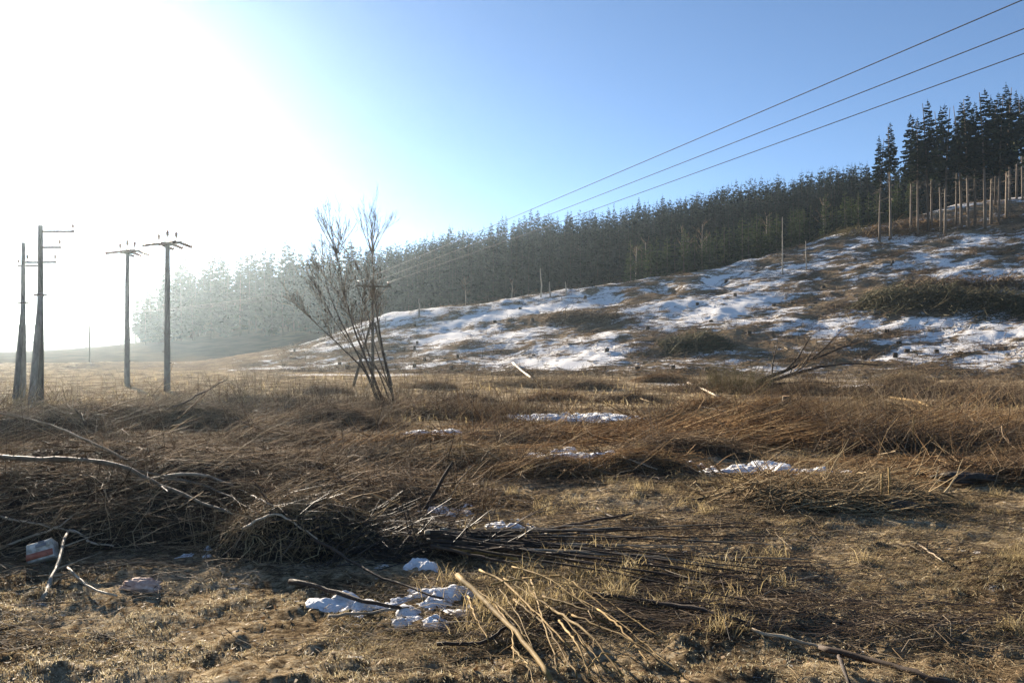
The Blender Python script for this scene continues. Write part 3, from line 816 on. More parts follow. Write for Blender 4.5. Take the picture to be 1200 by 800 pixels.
# centre
branch([(490, 612), (512, 572), (531, 541)], .022, .014, M['bark_dark'], 'dark leaning stake stuck in the ground behind the snow lump', name='stake', cat='stake', lifts=[-.02, .35, .6], n=8, wob=.004)
branch([(512, 606), (534, 570), (552, 545)], .006, .003, M['bark_grey'], 'thin stalk leaning beside the dark stake', name='stalk', cat='stalk', lifts=[-.01, .3, .5], n=8, wob=.006)
branch([(576, 592), (577, 560), (578, 545)], .005, .003, M['twig_red'], 'thin upright russet stalk between the two snow lumps', name='stalk', cat='stalk', lifts=[-.01, .3, .5], n=8, wob=.006)
branch([(500, 634), (560, 640), (640, 628), (740, 606)], .020, .008, M['bark_dark'], 'longest black stem of the fan curving up past the snow lump', n=18, lifts=[.06, .06, .04, .02])
for i, (a_, b_, r_) in enumerate([((498, 636), (700, 640), .012), ((505, 640), (720, 652), .010), ((500, 645), (690, 660), .012), ((515, 632), (705, 622), .010), ((520, 650), (760, 668), .010),
                                  ((505, 652), (640, 676), .012), ((530, 642), (800, 650), .009), ((540, 648), (740, 640), .008), ((520, 640), (660, 648), .014), ((600, 655), (850, 672), .008),
                                  ((620, 640), (860, 645), .007), ((640, 660), (900, 690), .008), ((560, 636), (780, 628), .008), ((660, 668), (930, 706), .009)] + [((random.uniform(500, 640), random.uniform(632, 656)), (random.uniform(720, 960), random.uniform(618, 715)), random.uniform(.005, .009)) for _ in range(16)]):
    mid = ((a_[0] + b_[0]) / 2 + random.uniform(-10, 10), (a_[1] + b_[1]) / 2 + random.uniform(-4, 5))
    branch([a_, mid, b_], r_ * 1.25, r_ * .5, M['bark_dark'] if i % 3 else M['bark_grey'], 'dark slender stem in the fan of cut shoots spreading from the black debris', name='cut_shoot', cat='shoot', group='dark cut shoots fanned over the ground', n=14, lifts=[.07, .07, .05])
branch([(512, 652), (560, 655), (606, 664)], .022, .016, M['bark_yellow'], 'short olive yellow stem lying in the black debris', lifts=[.06, .05, .04], n=10)
branch([(340, 690), (390, 700), (430, 715), (470, 722)], .018, .010, M['bark_dark'], 'dark stem between the two snow tongues', n=12, lifts=[.04] * 4)
branch([(365, 640), (410, 668), (450, 690), (520, 712)], .012, .006, M['bark_dark'], 'dark stem crossing the snow slab', n=14, lifts=[.06, .06, .06, .05])
branch([(385, 727), (440, 722), (480, 716)], .010, .006, M['bark_grey'], 'thin grey stick under the narrow snow tongue', n=10)
branch([(512, 760), (565, 760), (596, 745)], .010, .009, M['bark_dark'], 'dark bent stick crossing under the thick yellow shoot', n=10, lifts=[.02, .02, .05])
# yellow shoots
branch([(536, 690), (580, 735), (612, 770), (645, 815)], .016, .012, M['bark_yellow'], 'thickest yellow green shoot at the edge of the yellow heap', n=14, lifts=[.08, .08, .08, .06], wob=.006)
for a_, m_, b_, r_ in [((562, 680), (590, 697), (668, 770), .011), ((575, 698), (612, 694), (640, 724), .010), ((640, 724), (690, 762), (730, 805), .013), ((622, 690), (634, 740), (655, 800), .010),
                       ((600, 676), (640, 692), (700, 728), .010), ((636, 712), (690, 735), (722, 752), .011), ((602, 716), (640, 752), (676, 806), .011), ((548, 712), (556, 738), (572, 762), .008),
                       ((655, 742), (675, 775), (692, 806), .010), ((600, 775), (618, 800), (626, 815), .008), ((700, 728), (725, 752), (760, 790), .009), ((612, 690), (660, 690), (720, 730), .009),
                       ((578, 720), (600, 755), (602, 790), .008), ((670, 735), (740, 770), (800, 805), .009), ((610, 760), (640, 730), (660, 715), .006), ((690, 800), (705, 785), (716, 779), .007),
                       ((590, 690), (660, 740), (712, 800), .007), ((640, 690), (700, 712), (775, 760), .007), ((560, 705), (600, 740), (640, 800), .006), ((620, 705), (672, 752), (705, 806), .006), ((585, 700), (610, 745), (640, 806), .006), ((650, 700), (720, 742), (790, 795), .006)]:
    branch([a_, m_, b_], r_ * .68, r_ * .42, M['bark_yellow'], 'slim yellow cut shoot in the heap spilling toward the near edge', name='cut_shoot', cat='shoot', group='yellow cut shoots', n=16, lifts=[.07, .09, .05], wob=.004, forks=[(random.uniform(.3, .9), random.choice((-.6, .6)), random.uniform(.06, .22)) for _ in range(2)])
# right foreground
branch([(690, 702), (760, 712), (820, 722), (872, 738)], .016, .011, M['bark_dark'], 'thick dark branch continuing from the fan of stems', n=16, lifts=[.03] * 4, forks=[(.5, .4, .3)])
branch([(960, 765), (1020, 780), (1090, 800), (1120, 812)], .016, .013, M['bark_dark'], 'dark straight stick at the near right edge', n=12)
branch([(880, 742), (930, 755), (990, 772)], .010, .008, M['bark_grey'], 'thin grey stick in line with the dark straight stick', n=10)
branch([(982, 772), (988, 790), (996, 810)], .012, .009, M['bark_dark'], 'short dark stub crossing under the straight stick', n=8)
branch([(820, 705), (845, 700), (870, 690)], .008, .004, M['bark_dark'], 'small dark forked twig on the straw', n=8, forks=[(.5, .8, .2)])
branch([(895, 700), (920, 688), (960, 678)], .006, .003, M['bark_grey'], 'thin twig lying before the mossy hummock', n=8)
branch([(800, 590), (830, 585), (880, 575), (945, 570)], .011, .006, M['bark_dark'], 'dark stick at the foot of the small tan heap', n=12)
branch([(700, 598), (720, 612), (742, 604)], .010, .006, M['bark_dark'], 'short dark twig on the bare straw ground', n=8)
branch([(1075, 640), (1095, 655), (1105, 662)], .008, .005, M['bark_grey'], 'short pale twig beside the mossy hummock', n=8)
branch([(1115, 512), (1155, 495), (1190, 485)], .012, .008, M['bark_grey'], 'thin grey stick at the outer end of the brown heap', n=8, lifts=[.05] * 3)
for p in (((1033, 591), (1033, 570), (1033, 555)), ((1042, 588), (1042, 565), (1041, 548))):
    branch(p, .012, .009, M['bark_yellow'], 'short upright stake, one of a pair beside the small tan heap', name='stake', cat='stake', group='pair of short stakes', lifts=[-.02, .3, .4], n=6, wob=.003)
branch([(1070, 520), (1070, 500), (1071, 485)], .012, .008, M['bark_yellow'], 'thin stalk standing on the brown heap', name='stalk', cat='stalk', lifts=[0, .3, .5], n=6, wob=.004)
# mid and far logs
branch([(601, 428), (612, 438), (624, 446)], .14, .11, M['bark_pale'], 'pale broken log lying on the low brown heap', name='log', cat='log', n=8, lifts=[.24, .2, .1], wob=.02, sides=9)
branch([(806, 452), (825, 460), (842, 468)], .09, .06, M['bark_pale'], 'whitish log end before the olive bush', name='log', cat='log', n=8, lifts=[.2, .15, .1], wob=.02, sides=9)
branch([(1000, 472), (1040, 470), (1075, 476), (1092, 482)], .10, .05, M['bark_yellow'], 'long yellow peeled log on the brush', name='log', cat='log', n=12, lifts=[.2, .22, .2, .1], wob=.02, sides=9)
branch([(1092, 486), (1120, 470), (1150, 452), (1200, 450)], .05, .02, M['bark_yellow'], 'curved tan branch arching over the long brown heap', n=12, lifts=[.1, .24, .24, .2], wob=.02)
branch([(750, 470), (770, 478), (790, 470)], .03, .02, M['bark_yellow'], 'short yellowish pole between snow strip and olive bush', n=8, lifts=[.15] * 3)
branch([(730, 538), (752, 546), (770, 552)], .012, .008, M['bark_pale'], 'thin pale stick below the russet twig row', n=8)
branch([(820, 480), (880, 492), (940, 488)], .03, .015, M['bark_dark'], 'dark bent branch on the far side of the russet heap', n=10, lifts=[.1] * 3)

# stones, moss lump, brick, stumps
def lump(px, py, size, label, name, cat, mat, seed, sink=0.25, rot=0.0):
    x, y, z = at(px, py)
    nu_, nv_ = 30, 18
    th = np.linspace(0, 2 * math.pi, nu_, endpoint=False); ph = np.linspace(0, math.pi, nv_)
    TH, PH = np.meshgrid(th, ph)
    D = np.stack([np.sin(PH) * np.cos(TH), np.sin(PH) * np.sin(TH), np.cos(PH)], -1)
    rr = 0.55 + 0.9 * fbm(D[..., 0] * 2.6 + seed, D[..., 1] * 2.6 + D[..., 2] * 3.3, 4, seed)
    V = (np.sign(D) * np.abs(D) ** 0.95 * rr[..., None] * np.array(size) / 2).reshape(-1, 3) @ rotz(rot).T
    idx = np.arange(nu_ * nv_).reshape(nv_, nu_); nx = np.roll(idx, -1, 1)
    Q = np.stack([idx[:-1], idx[1:], nx[1:], nx[:-1]], -1).reshape(-1, 4)
    V[:, 2] += size[2] * (0.5 - sink)
    o = obj(name, mesh_np(name, V, Q, None, True), mat, None, (x, y, z))
    return tag(o, label, cat)
lump(1130, 566, (0.70, 0.34, 0.14), 'flat dark stone in front of the brown brush heap', 'stone', 'stone', M['rock'], 5, 0.1)
lump(1056, 598, (0.42, 0.16, 0.10), 'long dark clod on the mossy hummock', 'clod', 'clod', M['rock'], 8, 0.1, 0.1)
lump(166, 692, (0.24, 0.12, 0.10), 'pale pinkish broken brick at the edge of the mossy ground', 'brick_fragment', 'brick', M['brick'], 12, 0.2, 0.1)

def stump(px, py, r, h, lean, label):
    x, y, z = at(px, py)
    root = empty('stump', (x, y, z), label, 'stump', 'freshly cut stumps')
    n = 14
    th = np.linspace(0, 2 * math.pi, n, endpoint=False)
    rows = []
    for k_, (hh, f) in enumerate([(-0.1, 1.5), (0.05, 1.2), (h * .6, 1.0), (h, 0.98)]):
        w = 1 + 0.12 * np.sin(3 * th + px) * (1.3 - hh)
        rows.append(np.stack([np.cos(th) * r * f * w, np.sin(th) * r * f * w + lean * max(hh, 0) , np.full(n, hh)], -1))
    V = np.concatenate(rows); idx = np.arange(4 * n).reshape(4, n); nx = np.roll(idx, -1, 1)
    Q = np.stack([idx[:-1], nx[:-1], nx[1:], idx[1:]], -1).reshape(-1, 4)
    obj('bark', mesh_np('bark', V, Q, None, True), M['bark_grey'], root)
    top = rows[-1].copy(); top[:, 2] += 0.004
    c = top.mean(0); c[2] += 0.01
    V = np.concatenate([top * 1.0, [c]])
    T = [[i, (i + 1) % n, n] for i in range(n)]
    obj('cut_face', mesh_np('cut_face', V, None, T), M['cut_wood'], root)
stump(920, 476, 0.13, 0.34, -0.3, 'orange freshly cut stump behind the russet heap')
stump(1132, 480, 0.13, 0.34, -0.3, 'orange freshly cut stump beside the yellow peeled log')
stump(636, 478, 0.10, 0.22, -0.3, 'small pale stump behind the long snow strip')

# printed carton
def carton():
    x, y, z = at(52, 660)
    root = empty('carton', (x, y, z + 0.02), 'crumpled white carton with a red printed band in the brushwood', 'carton')
    root.rotation_euler = (math.radians(-28), math.radians(-14), math.radians(14))
    w, d, h = 0.19, 0.12, 0.14
    import bmesh
    bm = bmesh.new()
    bmesh.ops.create_cube(bm, size=1.0)
    for v in bm.verts:
        v.co.x *= w; v.co.y *= d; v.co.z *= h
        v.co.z += h / 2
        if v.co.z > h * .9: v.co.x *= 0.93
    bmesh.ops.bevel(bm, geom=bm.edges[:], offset=0.010, segments=3, affect='EDGES', profile=0.6)
    bmesh.ops.subdivide_edges(bm, edges=[e for e in bm.edges if e.calc_length() > .08], cuts=4, use_grid_fill=True)
    for v in bm.verts:
        v.co.y += 0.010 * (float(fbm(v.co.x * 14 + 5, v.co.z * 14, 2, 91)) - .5)
        v.co.z += 0.012 * (float(fbm(v.co.x * 11 + 2, v.co.y * 14, 2, 92)) - .5)
    me = bpy.data.meshes.new('body'); bm.to_mesh(me); bm.free()
    for p_ in me.polygons: p_.use_smooth = True
    root_body = obj('body', me, M['white_plastic'], root)
    obj('red_band', Acc().box((0, -d / 2 - .004, .036), (w * .94, .012, .045)).mesh('red_band'), M['red_print'], root_body)
    obj('printed_mark', Acc().box((.012, -d / 2 - .002, .105), (.07, .012, .022)).box((.018, -d / 2 - .002, .13), (.04, .012, .012)).mesh('printed_mark'), M['dark_print'], root_body)
carton()

# ------------------------------------------------------------------ bare multi-stemmed tree
def bare_tree():
    bx, by, bz = at(450, 472)
    root = empty('bare_tree', (bx, by, bz), 'leafless multi-stemmed tree with dark stems fanning out beside the wooden line pole', 'tree')
    org = np.array([bx, by, bz])
    def P(cx_, cy_, dy=0.0):
        px = 340 + cx_ / 3.2; py = 230 + cy_ / 3.2
        y = by + dy
        return np.array([(px - 600) / F * y, y, CAM_Z + (HORIZON - py) / F * y]) - org
    stems = [
        ([(392, 770), (372, 690), (350, 600), (330, 480), (316, 380), (311, 280), (307, 215)], .105, .03, 0.3),
        ([(352, 785), (300, 640), (240, 500), (212, 390), (190, 280), (176, 215)], .095, .025, -0.4),
        ([(335, 775), (280, 650), (195, 570), (120, 500), (62, 445)], .075, .02, -0.9),
        ([(345, 780), (275, 640), (205, 500), (150, 380), (118, 235)], .07, .02, 0.9),
        ([(380, 775), (330, 660), (262, 540), (225, 440), (150, 330)], .06, .015, 0.5),
        ([(398, 765), (345, 640), (300, 500), (262, 270), (215, 215)], .055, .015, 1.2),
        ([(360, 780), (318, 690), (290, 560), (270, 480), (285, 400)], .05, .02, -1.2),
        ([(400, 770), (350, 670), (250, 590), (160, 470), (100, 350)], .05, .015, -0.2),
    ]
    crown = Acc()
    for pts, r0, r1, dy in stems:
        W = np.array([P(x_, y_, dy * i / len(pts) * 2) for i, (x_, y_) in enumerate(pts)])
        W[0, 2] = surf(np.array([W[0, 0] + bx]), np.array([W[0, 1] + by]))[0] - bz - .15
        n = 18
        Q = resample(W, n); Q[1:] += np.cumsum(RNG.normal(0, .02, (n - 1, 3)), 0) * .5
        rr = np.linspace(r0 * .75, r1 * .8, n)
        a = Acc(); a.tube(Q, rr, 8)
        obj('stem', a.mesh('stem', True), M['bark_dark'], root)
        big = r0 > .09
        for k_ in range(18 if big else 9):
            t = RNG.uniform(.38 if not big else .45, 1.0) ** .8; i = min(int(t * (n - 1)), n - 2)
            d = Q[i + 1] - Q[i]; d /= np.linalg.norm(d)
            side = np.cross(d, RNG.normal(0, 1, 3)); side /= np.linalg.norm(side)
            grow(crown, Q[i], d * 1.1 + side * .55 + np.array([0, 0, .35]), RNG.uniform(.6, 1.5), max(rr[i] * .4, .016), 1, 3, .3, .55)
        tipd = Q[-1] - Q[-2]
        for k_ in range(11 if big else 4):
            grow(crown, Q[-1], tipd / np.linalg.norm(tipd) + RNG.normal(0, .26, 3) * np.array([1, 1, .5]), RNG.uniform(1.3, 2.1) if big else RNG.uniform(.8, 1.4), max(r1 * .8, .020), 1, 3, .3, .42)
    obj('crown', crown.mesh('crown'), M['twig_grey'], root)
bare_tree()

# young shoots round its foot and shrubs
def shrub(px, py, n, spread, L, r, mat, label, name='shrub', lean=.35, group=None, fork=2):
    x, y, z = at(px, py)
    root = empty(name, (x, y, z), label, 'shrub', group)
    xs = x + RNG.normal(0, spread, n); ys = y + RNG.normal(0, spread, n)
    st = upright(xs, ys, U(L[0], L[1], n), U(r[0], r[1], n), np.arctan2(ys - y, xs - x) + RNG.normal(0, .6, n), np.abs(RNG.normal(lean, .2, n)), RNG.normal(.08, .12, n), 6)
    batch_obj('stems', [st], mat, root)['kind'] = 'stuff'
    P, R = st
    tw = []
    m = n * fork * 3
    pick = RNG.integers(0, n, m); kk = RNG.integers(2, 6, m)
    b = P[pick, kk]; Lw = U(L[0] * .2, L[1] * .38, m); az = U(0, 6.28, m); el = U(.3, 1.3, m)
    t = np.linspace(0, 1, 4)[None, :, None]
    D = np.stack([np.cos(az) * np.cos(el), np.sin(az) * np.cos(el), np.sin(el)], -1)
    Q = b[:, None] + D[:, None] * t * Lw[:, None, None] + RNG.normal(0, .02, (m, 4, 3)) * t
    batch_obj('twigs', [(Q, (R[pick, kk] * .6)[:, None] * np.linspace(1, .4, 4)[None])], mat, root)['kind'] = 'stuff'
    return root
shrub(432, 478, 46, .9, (1.0, 2.6), (.008, .014), M['twig_tan'], 'tan young shoots crowding the foot of the leafless tree')
shrub(380, 470, 30, .9, (.8, 1.8), (.008, .014), M['twig_tan'], 'sparse tan shoots at the side of the leafless tree')
shrub(580, 500, 60, .55, (.5, 1.3), (.005, .009), M['twig_red'], 'russet shrub standing before the hollow with the long snow strip')
shrub(560, 600, 22, .10, (.25, .6), (.002, .004), M['twig_red'], 'small russet shrub beside the two snow lumps')
shrub(858, 462, 150, 1.2, (1.0, 2.4), (.010, .018), M['olive'], 'dense olive bush beside the fallen branching tree', fork=4)
shrub(960, 462, 50, 1.0, (.8, 2.0), (.010, .016), M['twig_brown'], 'brown shrub growing through the fallen branching tree')
shrub(555, 446, 50, 1.6, (1.0, 2.4), (.010, .018), M['twig_tan'], 'tan shrub at the far field edge behind the pale broken log')
shrub(1175, 462, 60, 1.6, (1.0, 2.2), (.010, .018), M['twig_brown'], 'brown shrub at the outer end of the long brown heap')
shrub(490, 448, 40, 1.4, (1.0, 2.2), (.010, .018), M['twig_brown'], 'brown shrub behind the leafless tree')
shrub(1030, 455, 45, 1.4, (.9, 2.0), (.010, .018), M['twig_tan'], 'tan shrub behind the yellow peeled log')
shrub(720, 446, 45, 1.6, (.9, 2.0), (.010, .018), M['twig_tan'], 'tan shrub between pale log and olive bush')
shrub(300, 452, 40, 1.2, (.8, 2.0), (.010, .018), M['twig_grey'], 'grey shrub on top of the broad sunlit heap')

# fallen branching tree
def fallen_tree():
    bx, by, bz = at(884, 452)
    root = empty('fallen_tree', (bx, by, bz), 'dark fallen tree with bare limbs reaching up over the brush', 'fallen tree')
    org = np.array([bx, by, bz])
    def P(px, py, dy):
        y = by + dy
        return np.array([(px - 600) / F * y, y, CAM_Z + (HORIZON - py) / F * y]) - org
    limbs = [([(886, 447, 0), (915, 436, .2), (945, 424, .4), (975, 412, .6), (1003, 401, .8)], .12, .03),
             ([(886, 450, 0), (925, 440, -.3), (960, 430, -.6), (1000, 424, -.9), (1030, 428, -1.2)], .10, .025),
             ([(920, 435, .2), (934, 420, .3), (944, 404, .5), (950, 392, .7)], .07, .02),
             ([(945, 424, .4), (960, 413, 0), (975, 397, -.3), (990, 384, -.5)], .06, .015),
             ([(905, 441, .1), (906, 425, .6), (912, 396, 1.0)], .05, .015),
             ([(925, 440, -.3), (945, 428, -.8), (955, 405, -1.0)], .05, .015),
             ([(886, 452, 0), (910, 449, -.8), (945, 447, -1.2), (975, 449, -1.6)], .07, .02)]
    tw = Acc()
    for k_, (pts, r0, r1) in enumerate(limbs):
        Q = resample(np.array([P(*q) for q in pts]), 12); Q[1:] += np.cumsum(RNG.normal(0, .03, (11, 3)), 0) * .6
        rr = np.linspace(r0 * 1.3, r1 * 1.4, 12)
        a = Acc(); a.tube(Q, rr, 8)
        obj('trunk' if k_ == 0 else 'limb', a.mesh('limb', True), M['bark_dark'], root)
        for j in range(9):
            i = int(RNG.integers(3, 11)); d = Q[i] - Q[i - 1]; d /= np.linalg.norm(d)
            grow(tw, Q[i], d + RNG.normal(0, .45, 3) + np.array([0, 0, .3]), RNG.uniform(.7, 1.8), rr[i] * .4, 2, 3, .2, .6)
    obj('twigs', tw.mesh('twigs'), M['twig_brown'], root)['kind'] = 'stuff'
fallen_tree()

# ------------------------------------------------------------------ poles and wires
def ground_z(x, y): return float(surf(np.array([x]), np.array([y]))[0])

def pin_insulator(a, c, h=.28, r=.07, tilt=(0, 0)):
    c = np.array(c, float); d = np.array([tilt[0], tilt[1], 1.0])
    for (t, rr) in ((0, .5), (.25, 1.0), (.5, .6), (.7, .9), (1.0, .35)):
        pass
    a.tube(np.array([c + d * h * t for t in (0, .2, .3, .5, .6, .8, 1.0)]), np.array([.3, .35, 1.0, .55, .95, .6, .35]) * r, 8)

def strain_string(a, c, d, L=.6, r=.085):
    c = np.array(c, float); d = np.array(d, float); d /= np.linalg.norm(d)
    ts = np.linspace(0, 1, 13)
    a.tube(np.array([c + d * L * t for t in ts]), np.array([.25] + [1.0, .35] * 6) * r, 8)

def spun_pole(px, py, top_py, label, arm_az):
    x, y, z = at(px, py)
    H = (HORIZON - top_py) / F * y + CAM_Z - z
    root = empty('concrete_pole', (x, y, z), label, 'utility pole', 'concrete poles of the line with strain insulators')
    a = Acc(); hs = np.linspace(-.3, H, 9)
    a.tube(np.stack([hs * 0, hs * 0, hs], 1), np.linspace(.23, .16, 9), 14)
    obj('post', a.mesh('post', True), M['concrete'], root)
    c, s = math.cos(arm_az), math.sin(arm_az)
    A = np.array([c, s, 0]); N = np.array([-s, c, 0])
    R_ = rotz(arm_az)
    for off in (-.24, .24):
        arm = obj('crossarm', Acc().box(N * off + np.array([0, 0, H - .18]), (2.7, .14, .18), R_).mesh('crossarm'), M['steel'], root)
    obj('bracket', Acc().box((0, 0, H - .30), (.56, .56, .14), R_).mesh('bracket'), M['steel'], root)
    for t in (-1.1, 0.0, 1.1):
        b = Acc(); p = A * t * .95 + np.array([0, 0, H - .12 + (.2 if t == 0 else 0)])
        b.tube(np.array([p, p + np.array([0, 0, .25])]), .03, 6)
        pin_insulator(b, p + np.array([0, 0, .2]), .5, .14)
        obj('pin_insulator', b.mesh('pin_insulator', True), M['insulator'], arm)
        for sgn in (1, -1):
            b = Acc(); q = A * t + N * sgn * .3 + np.array([0, 0, H - .2])
            strain_string(b, q, N * sgn + np.array([0, 0, -.22]), 1.0, .15)
            obj('strain_insulator', b.mesh('strain_insulator', True), M['insulator'], arm)
        b = Acc(); tt = np.linspace(-1, 1, 9)
        b.tube(np.array([A * t + N * 1.05 * k_ + np.array([0, 0, H - .42 + .95 * (1 - k_ * k_)]) for k_ in tt]), .018, 5)
        obj('jumper', b.mesh('jumper', True), M['wire'], root)
    for k_ in range(11):
        hh = 1.2 + k_ * (H - 2.6) / 10
        sg = 1 if k_ % 2 else -1
        b = Acc(); b.tube(np.array([[sg * .12, -.05, hh], [sg * .36, -.1, hh + .02]]), .03, 5)
        obj('step_peg', b.mesh('step_peg'), M['steel'], root)
    return root
spun_pole(149, 452, 292, 'concrete pole with insulators, standing farther from the wooded hill', math.radians(148))
spun_pole(196, 458, 282, 'concrete pole with insulators, standing nearer the wooded hill', math.radians(148))

def strut_pole(px, py, top_py, label, arms):
    x, y, z = at(px, py)
    H = (HORIZON - top_py) / F * y + CAM_Z - z
    root = empty('braced_pole', (x, y, z), label, 'utility pole', 'braced poles')
    a = Acc(); hs = np.linspace(-.3, H, 9)
    a.tube(np.stack([hs * 0, hs * 0, hs], 1), np.linspace(.20, .12, 9), 12)
    obj('post', a.mesh('post', True), M['concrete'], root)
    a = Acc(); t = np.linspace(0, 1, 7)[:, None]
    a.tube(np.array([.46, -1.5, -.3]) * (1 - t) + np.array([.16, -.2, H * .62]) * t, np.linspace(.18, .14, 7), 12)
    obj('brace', a.mesh('brace', True), M['concrete'], root)
    obj('collar', Acc().box((.09, -.12, H * .61), (.48, .50, .10)).mesh('collar'), M['steel'], root)
    for (dz, x0, x1) in arms:
        am = Acc().box(((x0 + x1) / 2, .19, H - dz), (x1 - x0, .10, .11)).mesh('crossarm')
        arm = obj('crossarm', am, M['steel'], root)
        for xx in (x0 + .08, x1 - .08):
            if abs(xx) < .25: continue
            b = Acc(); b.tube(np.array([[xx, .19, H - dz + .05], [xx, .19, H - dz + .2]]), .025, 6)
            pin_insulator(b, (xx, .19, H - dz + .16), .25, .08)
            obj('pin_insulator', b.mesh('pin_insulator', True), M['insulator'], arm)
    return root
strut_pole(27, 466, 284, 'shorter braced pole with a single crossarm', [(1.5, -.5, 1.1)])
strut_pole(47, 474, 264, 'taller braced pole with three crossarms', [(.3, -.2, 1.7), (1.15, -.1, 1.0), (1.95, -.9, .75)])

def wood_pole(x, y, top_z, label, arm_az, aframe=True, thin=1.0):
    z = ground_z(x, y); H = top_z - z
    root = empty('wooden_line_pole', (x, y, z), label, 'utility pole', 'wooden poles of the three-wire line')
    a = Acc(); hs = np.linspace(-.3, H, 8)
    a.tube(np.stack([hs * 0, hs * 0, hs], 1), np.linspace(.15, .10, 8) * thin, 10)
    obj('post', a.mesh('post', True), M['pole_wood'], root)
    c, s = math.cos(arm_az), math.sin(arm_az)
    if aframe:
        for sg in (-1, 1):
            a = Acc(); t = np.linspace(0, 1, 6)[:, None]
            a.tube(np.array([c * 1.7 * sg, s * 1.7 * sg, -.3]) * (1 - t) + np.array([c * .14 * sg, s * .14 * sg, H * .60]) * t, np.linspace(.13, .10, 6), 10)
            obj('brace', a.mesh('brace', True), M['pole_wood'], root)
        obj('lower_crossarm', Acc().box((-c * .8 - s * .16, -s * .8 + c * .16, H * .62), (1.9, .10, .10), rotz(arm_az)).mesh('lower_crossarm'), M['pole_wood'], root)
    arm = obj('crossarm', Acc().box((s * .17, -c * .17, H - .55), (3.0, .12, .14), rotz(arm_az)).mesh('crossarm'), M['pole_wood'], root)
    tops = []
    for t in (-1.25, 0, 1.25):
        b = Acc(); base = np.array([c * t, s * t, H - .5])
        base += np.array([s * .17, -c * .17, 0])
        b.tube(np.array([base, base + np.array([0, 0, .15])]), .025, 6)
        pin_insulator(b, base + np.array([0, 0, .12]), .22, .07)
        obj('pin_insulator', b.mesh('pin_insulator', True), M['insulator'], arm)
        tops.append(np.array([x, y, z]) + base + np.array([0, 0, .30]))
    return root, tops

pA = np.array([-11.6, 64.0]); pB = np.array([32.0, -35.0]); pC = np.array([-77.0, 140.0])
dirAB = pB - pA; azA = math.atan2(dirAB[0], -dirAB[1])     # crossarm square to the line
dirAC = pC - pA; azC = math.atan2(-dirAC[0], dirAC[1]) 
perp = math.atan2(dirAB[1], dirAB[0]) + math.pi / 2
_, tA = wood_pole(pA[0], pA[1], 7.1, 'dark wooden line pole with crossarm and braces behind the leafless tree', perp)
_, tB = wood_pole(pB[0], pB[1], 9.4, 'wooden line pole carrying the wires overhead', perp, False)
_, tC = wood_pole(pC[0], pC[1], 7.9, 'distant wooden line pole standing alone on the misty valley floor', perp, False)
def wire(a_, b_, sag, r, label, group):
    t = np.linspace(0, 1, 40)[:, None]
    P_ = a_ * (1 - t) + b_ * t; P_[:, 2] -= sag * 4 * (t * (1 - t))[:, 0]
    a = Acc(); a.tube(P_ - a_, r, 6)
    o = obj('power_wire', a.mesh('power_wire', True), M['wire'], None, a_)
    tag(o, label, 'wire', group)
names = ['lowest of three wires rising overhead from the braced wooden pole', 'middle of three wires rising overhead from the braced wooden pole', 'topmost of three wires rising overhead from the braced wooden pole']
order = sorted(range(3), key=lambda i: -tA[i][0])
for rank, i in enumerate(order):
    wire(tA[i], tB[i], .25, .011, names[rank], 'overhead wires above the clearing')
for i in range(3):
    wire(tA[i], tC[i], .8, .016, 'thin wire running from the wooden pole into the misty valley', 'wires into the valley')

# ------------------------------------------------------------------ conifers
def spruce_crown(H, base, rad, layers, nb, seed, fronds=2, top=1.0, droop=.28, ragged=.35, tent=.8, thin=0):
    rg = np.random.default_rng(seed)
    V = []; T = []; n = 0
    zs = base + (H - base) * np.linspace(0, 1, layers) ** .92
    for li, z in enumerate(zs):
        t = (z - base) / (H - base)
        r = rad * ((1 - t) ** .65 * (0.55 + .45 * min(1, t * 4 + .35))) + .12
        m = max(5, int(round(nb * (1 - .40 * t))))
        a0 = rg.uniform(0, 6.28)
        for j in range(m):
            if rg.random() < ragged * .35 + thin * max(0, 1 - t * 4): continue
            az = a0 + 6.283 * j / m + rg.normal(0, .22)
            L = r * rg.uniform(1 - ragged, 1.15)
            zz = z + rg.normal(0, (H - base) / layers * .35)
            dz = -L * droop * rg.uniform(.4, 1.5) * (1 - .9 * t) + L * .25 * t
            c, s = math.cos(az), math.sin(az)
            root_ = np.array([0, 0, zz]); tip = np.array([c * L, s * L, zz + dz])
            w = L * .26 + .10
            side = np.array([-s, c, 0])
            midp = root_ * .45 + tip * .55 + np.array([0, 0, .06 * L])
            V += [root_, midp + side * w + [0, 0, -tent * w], tip, midp - side * w + [0, 0, -tent * w]]
            T += [[n, n + 1, n + 2], [n, n + 2, n + 3]]; n += 4
            for f_ in range(fronds):
                p = root_ * (1 - (.35 + .5 * f_ / max(1, fronds))) + tip * (.35 + .5 * f_ / max(1, fronds))
                for sg in (-1, 1):
                    q = p + (np.array([c, s, 0]) * .45 + side * sg * .8) * L * .42 * rg.uniform(.6, 1.2) + np.array([0, 0, -.12 * L])
                    e = p + np.array([c, s, 0]) * .18 * L
                    hang = (q + p) / 2 + np.array([0, 0, -.20 * L - .05])
                    V += [p, e, q, hang]; T += [[n, n + 1, n + 2], [n, n + 2, n + 3]]; n += 4
    V += [np.array([.07, 0, H - .9]), np.array([-.05, .06, H - .9]), np.array([0, 0, H + .4])]
    T.append([n, n + 1, n + 2])
    return np.array(V), np.array(T)

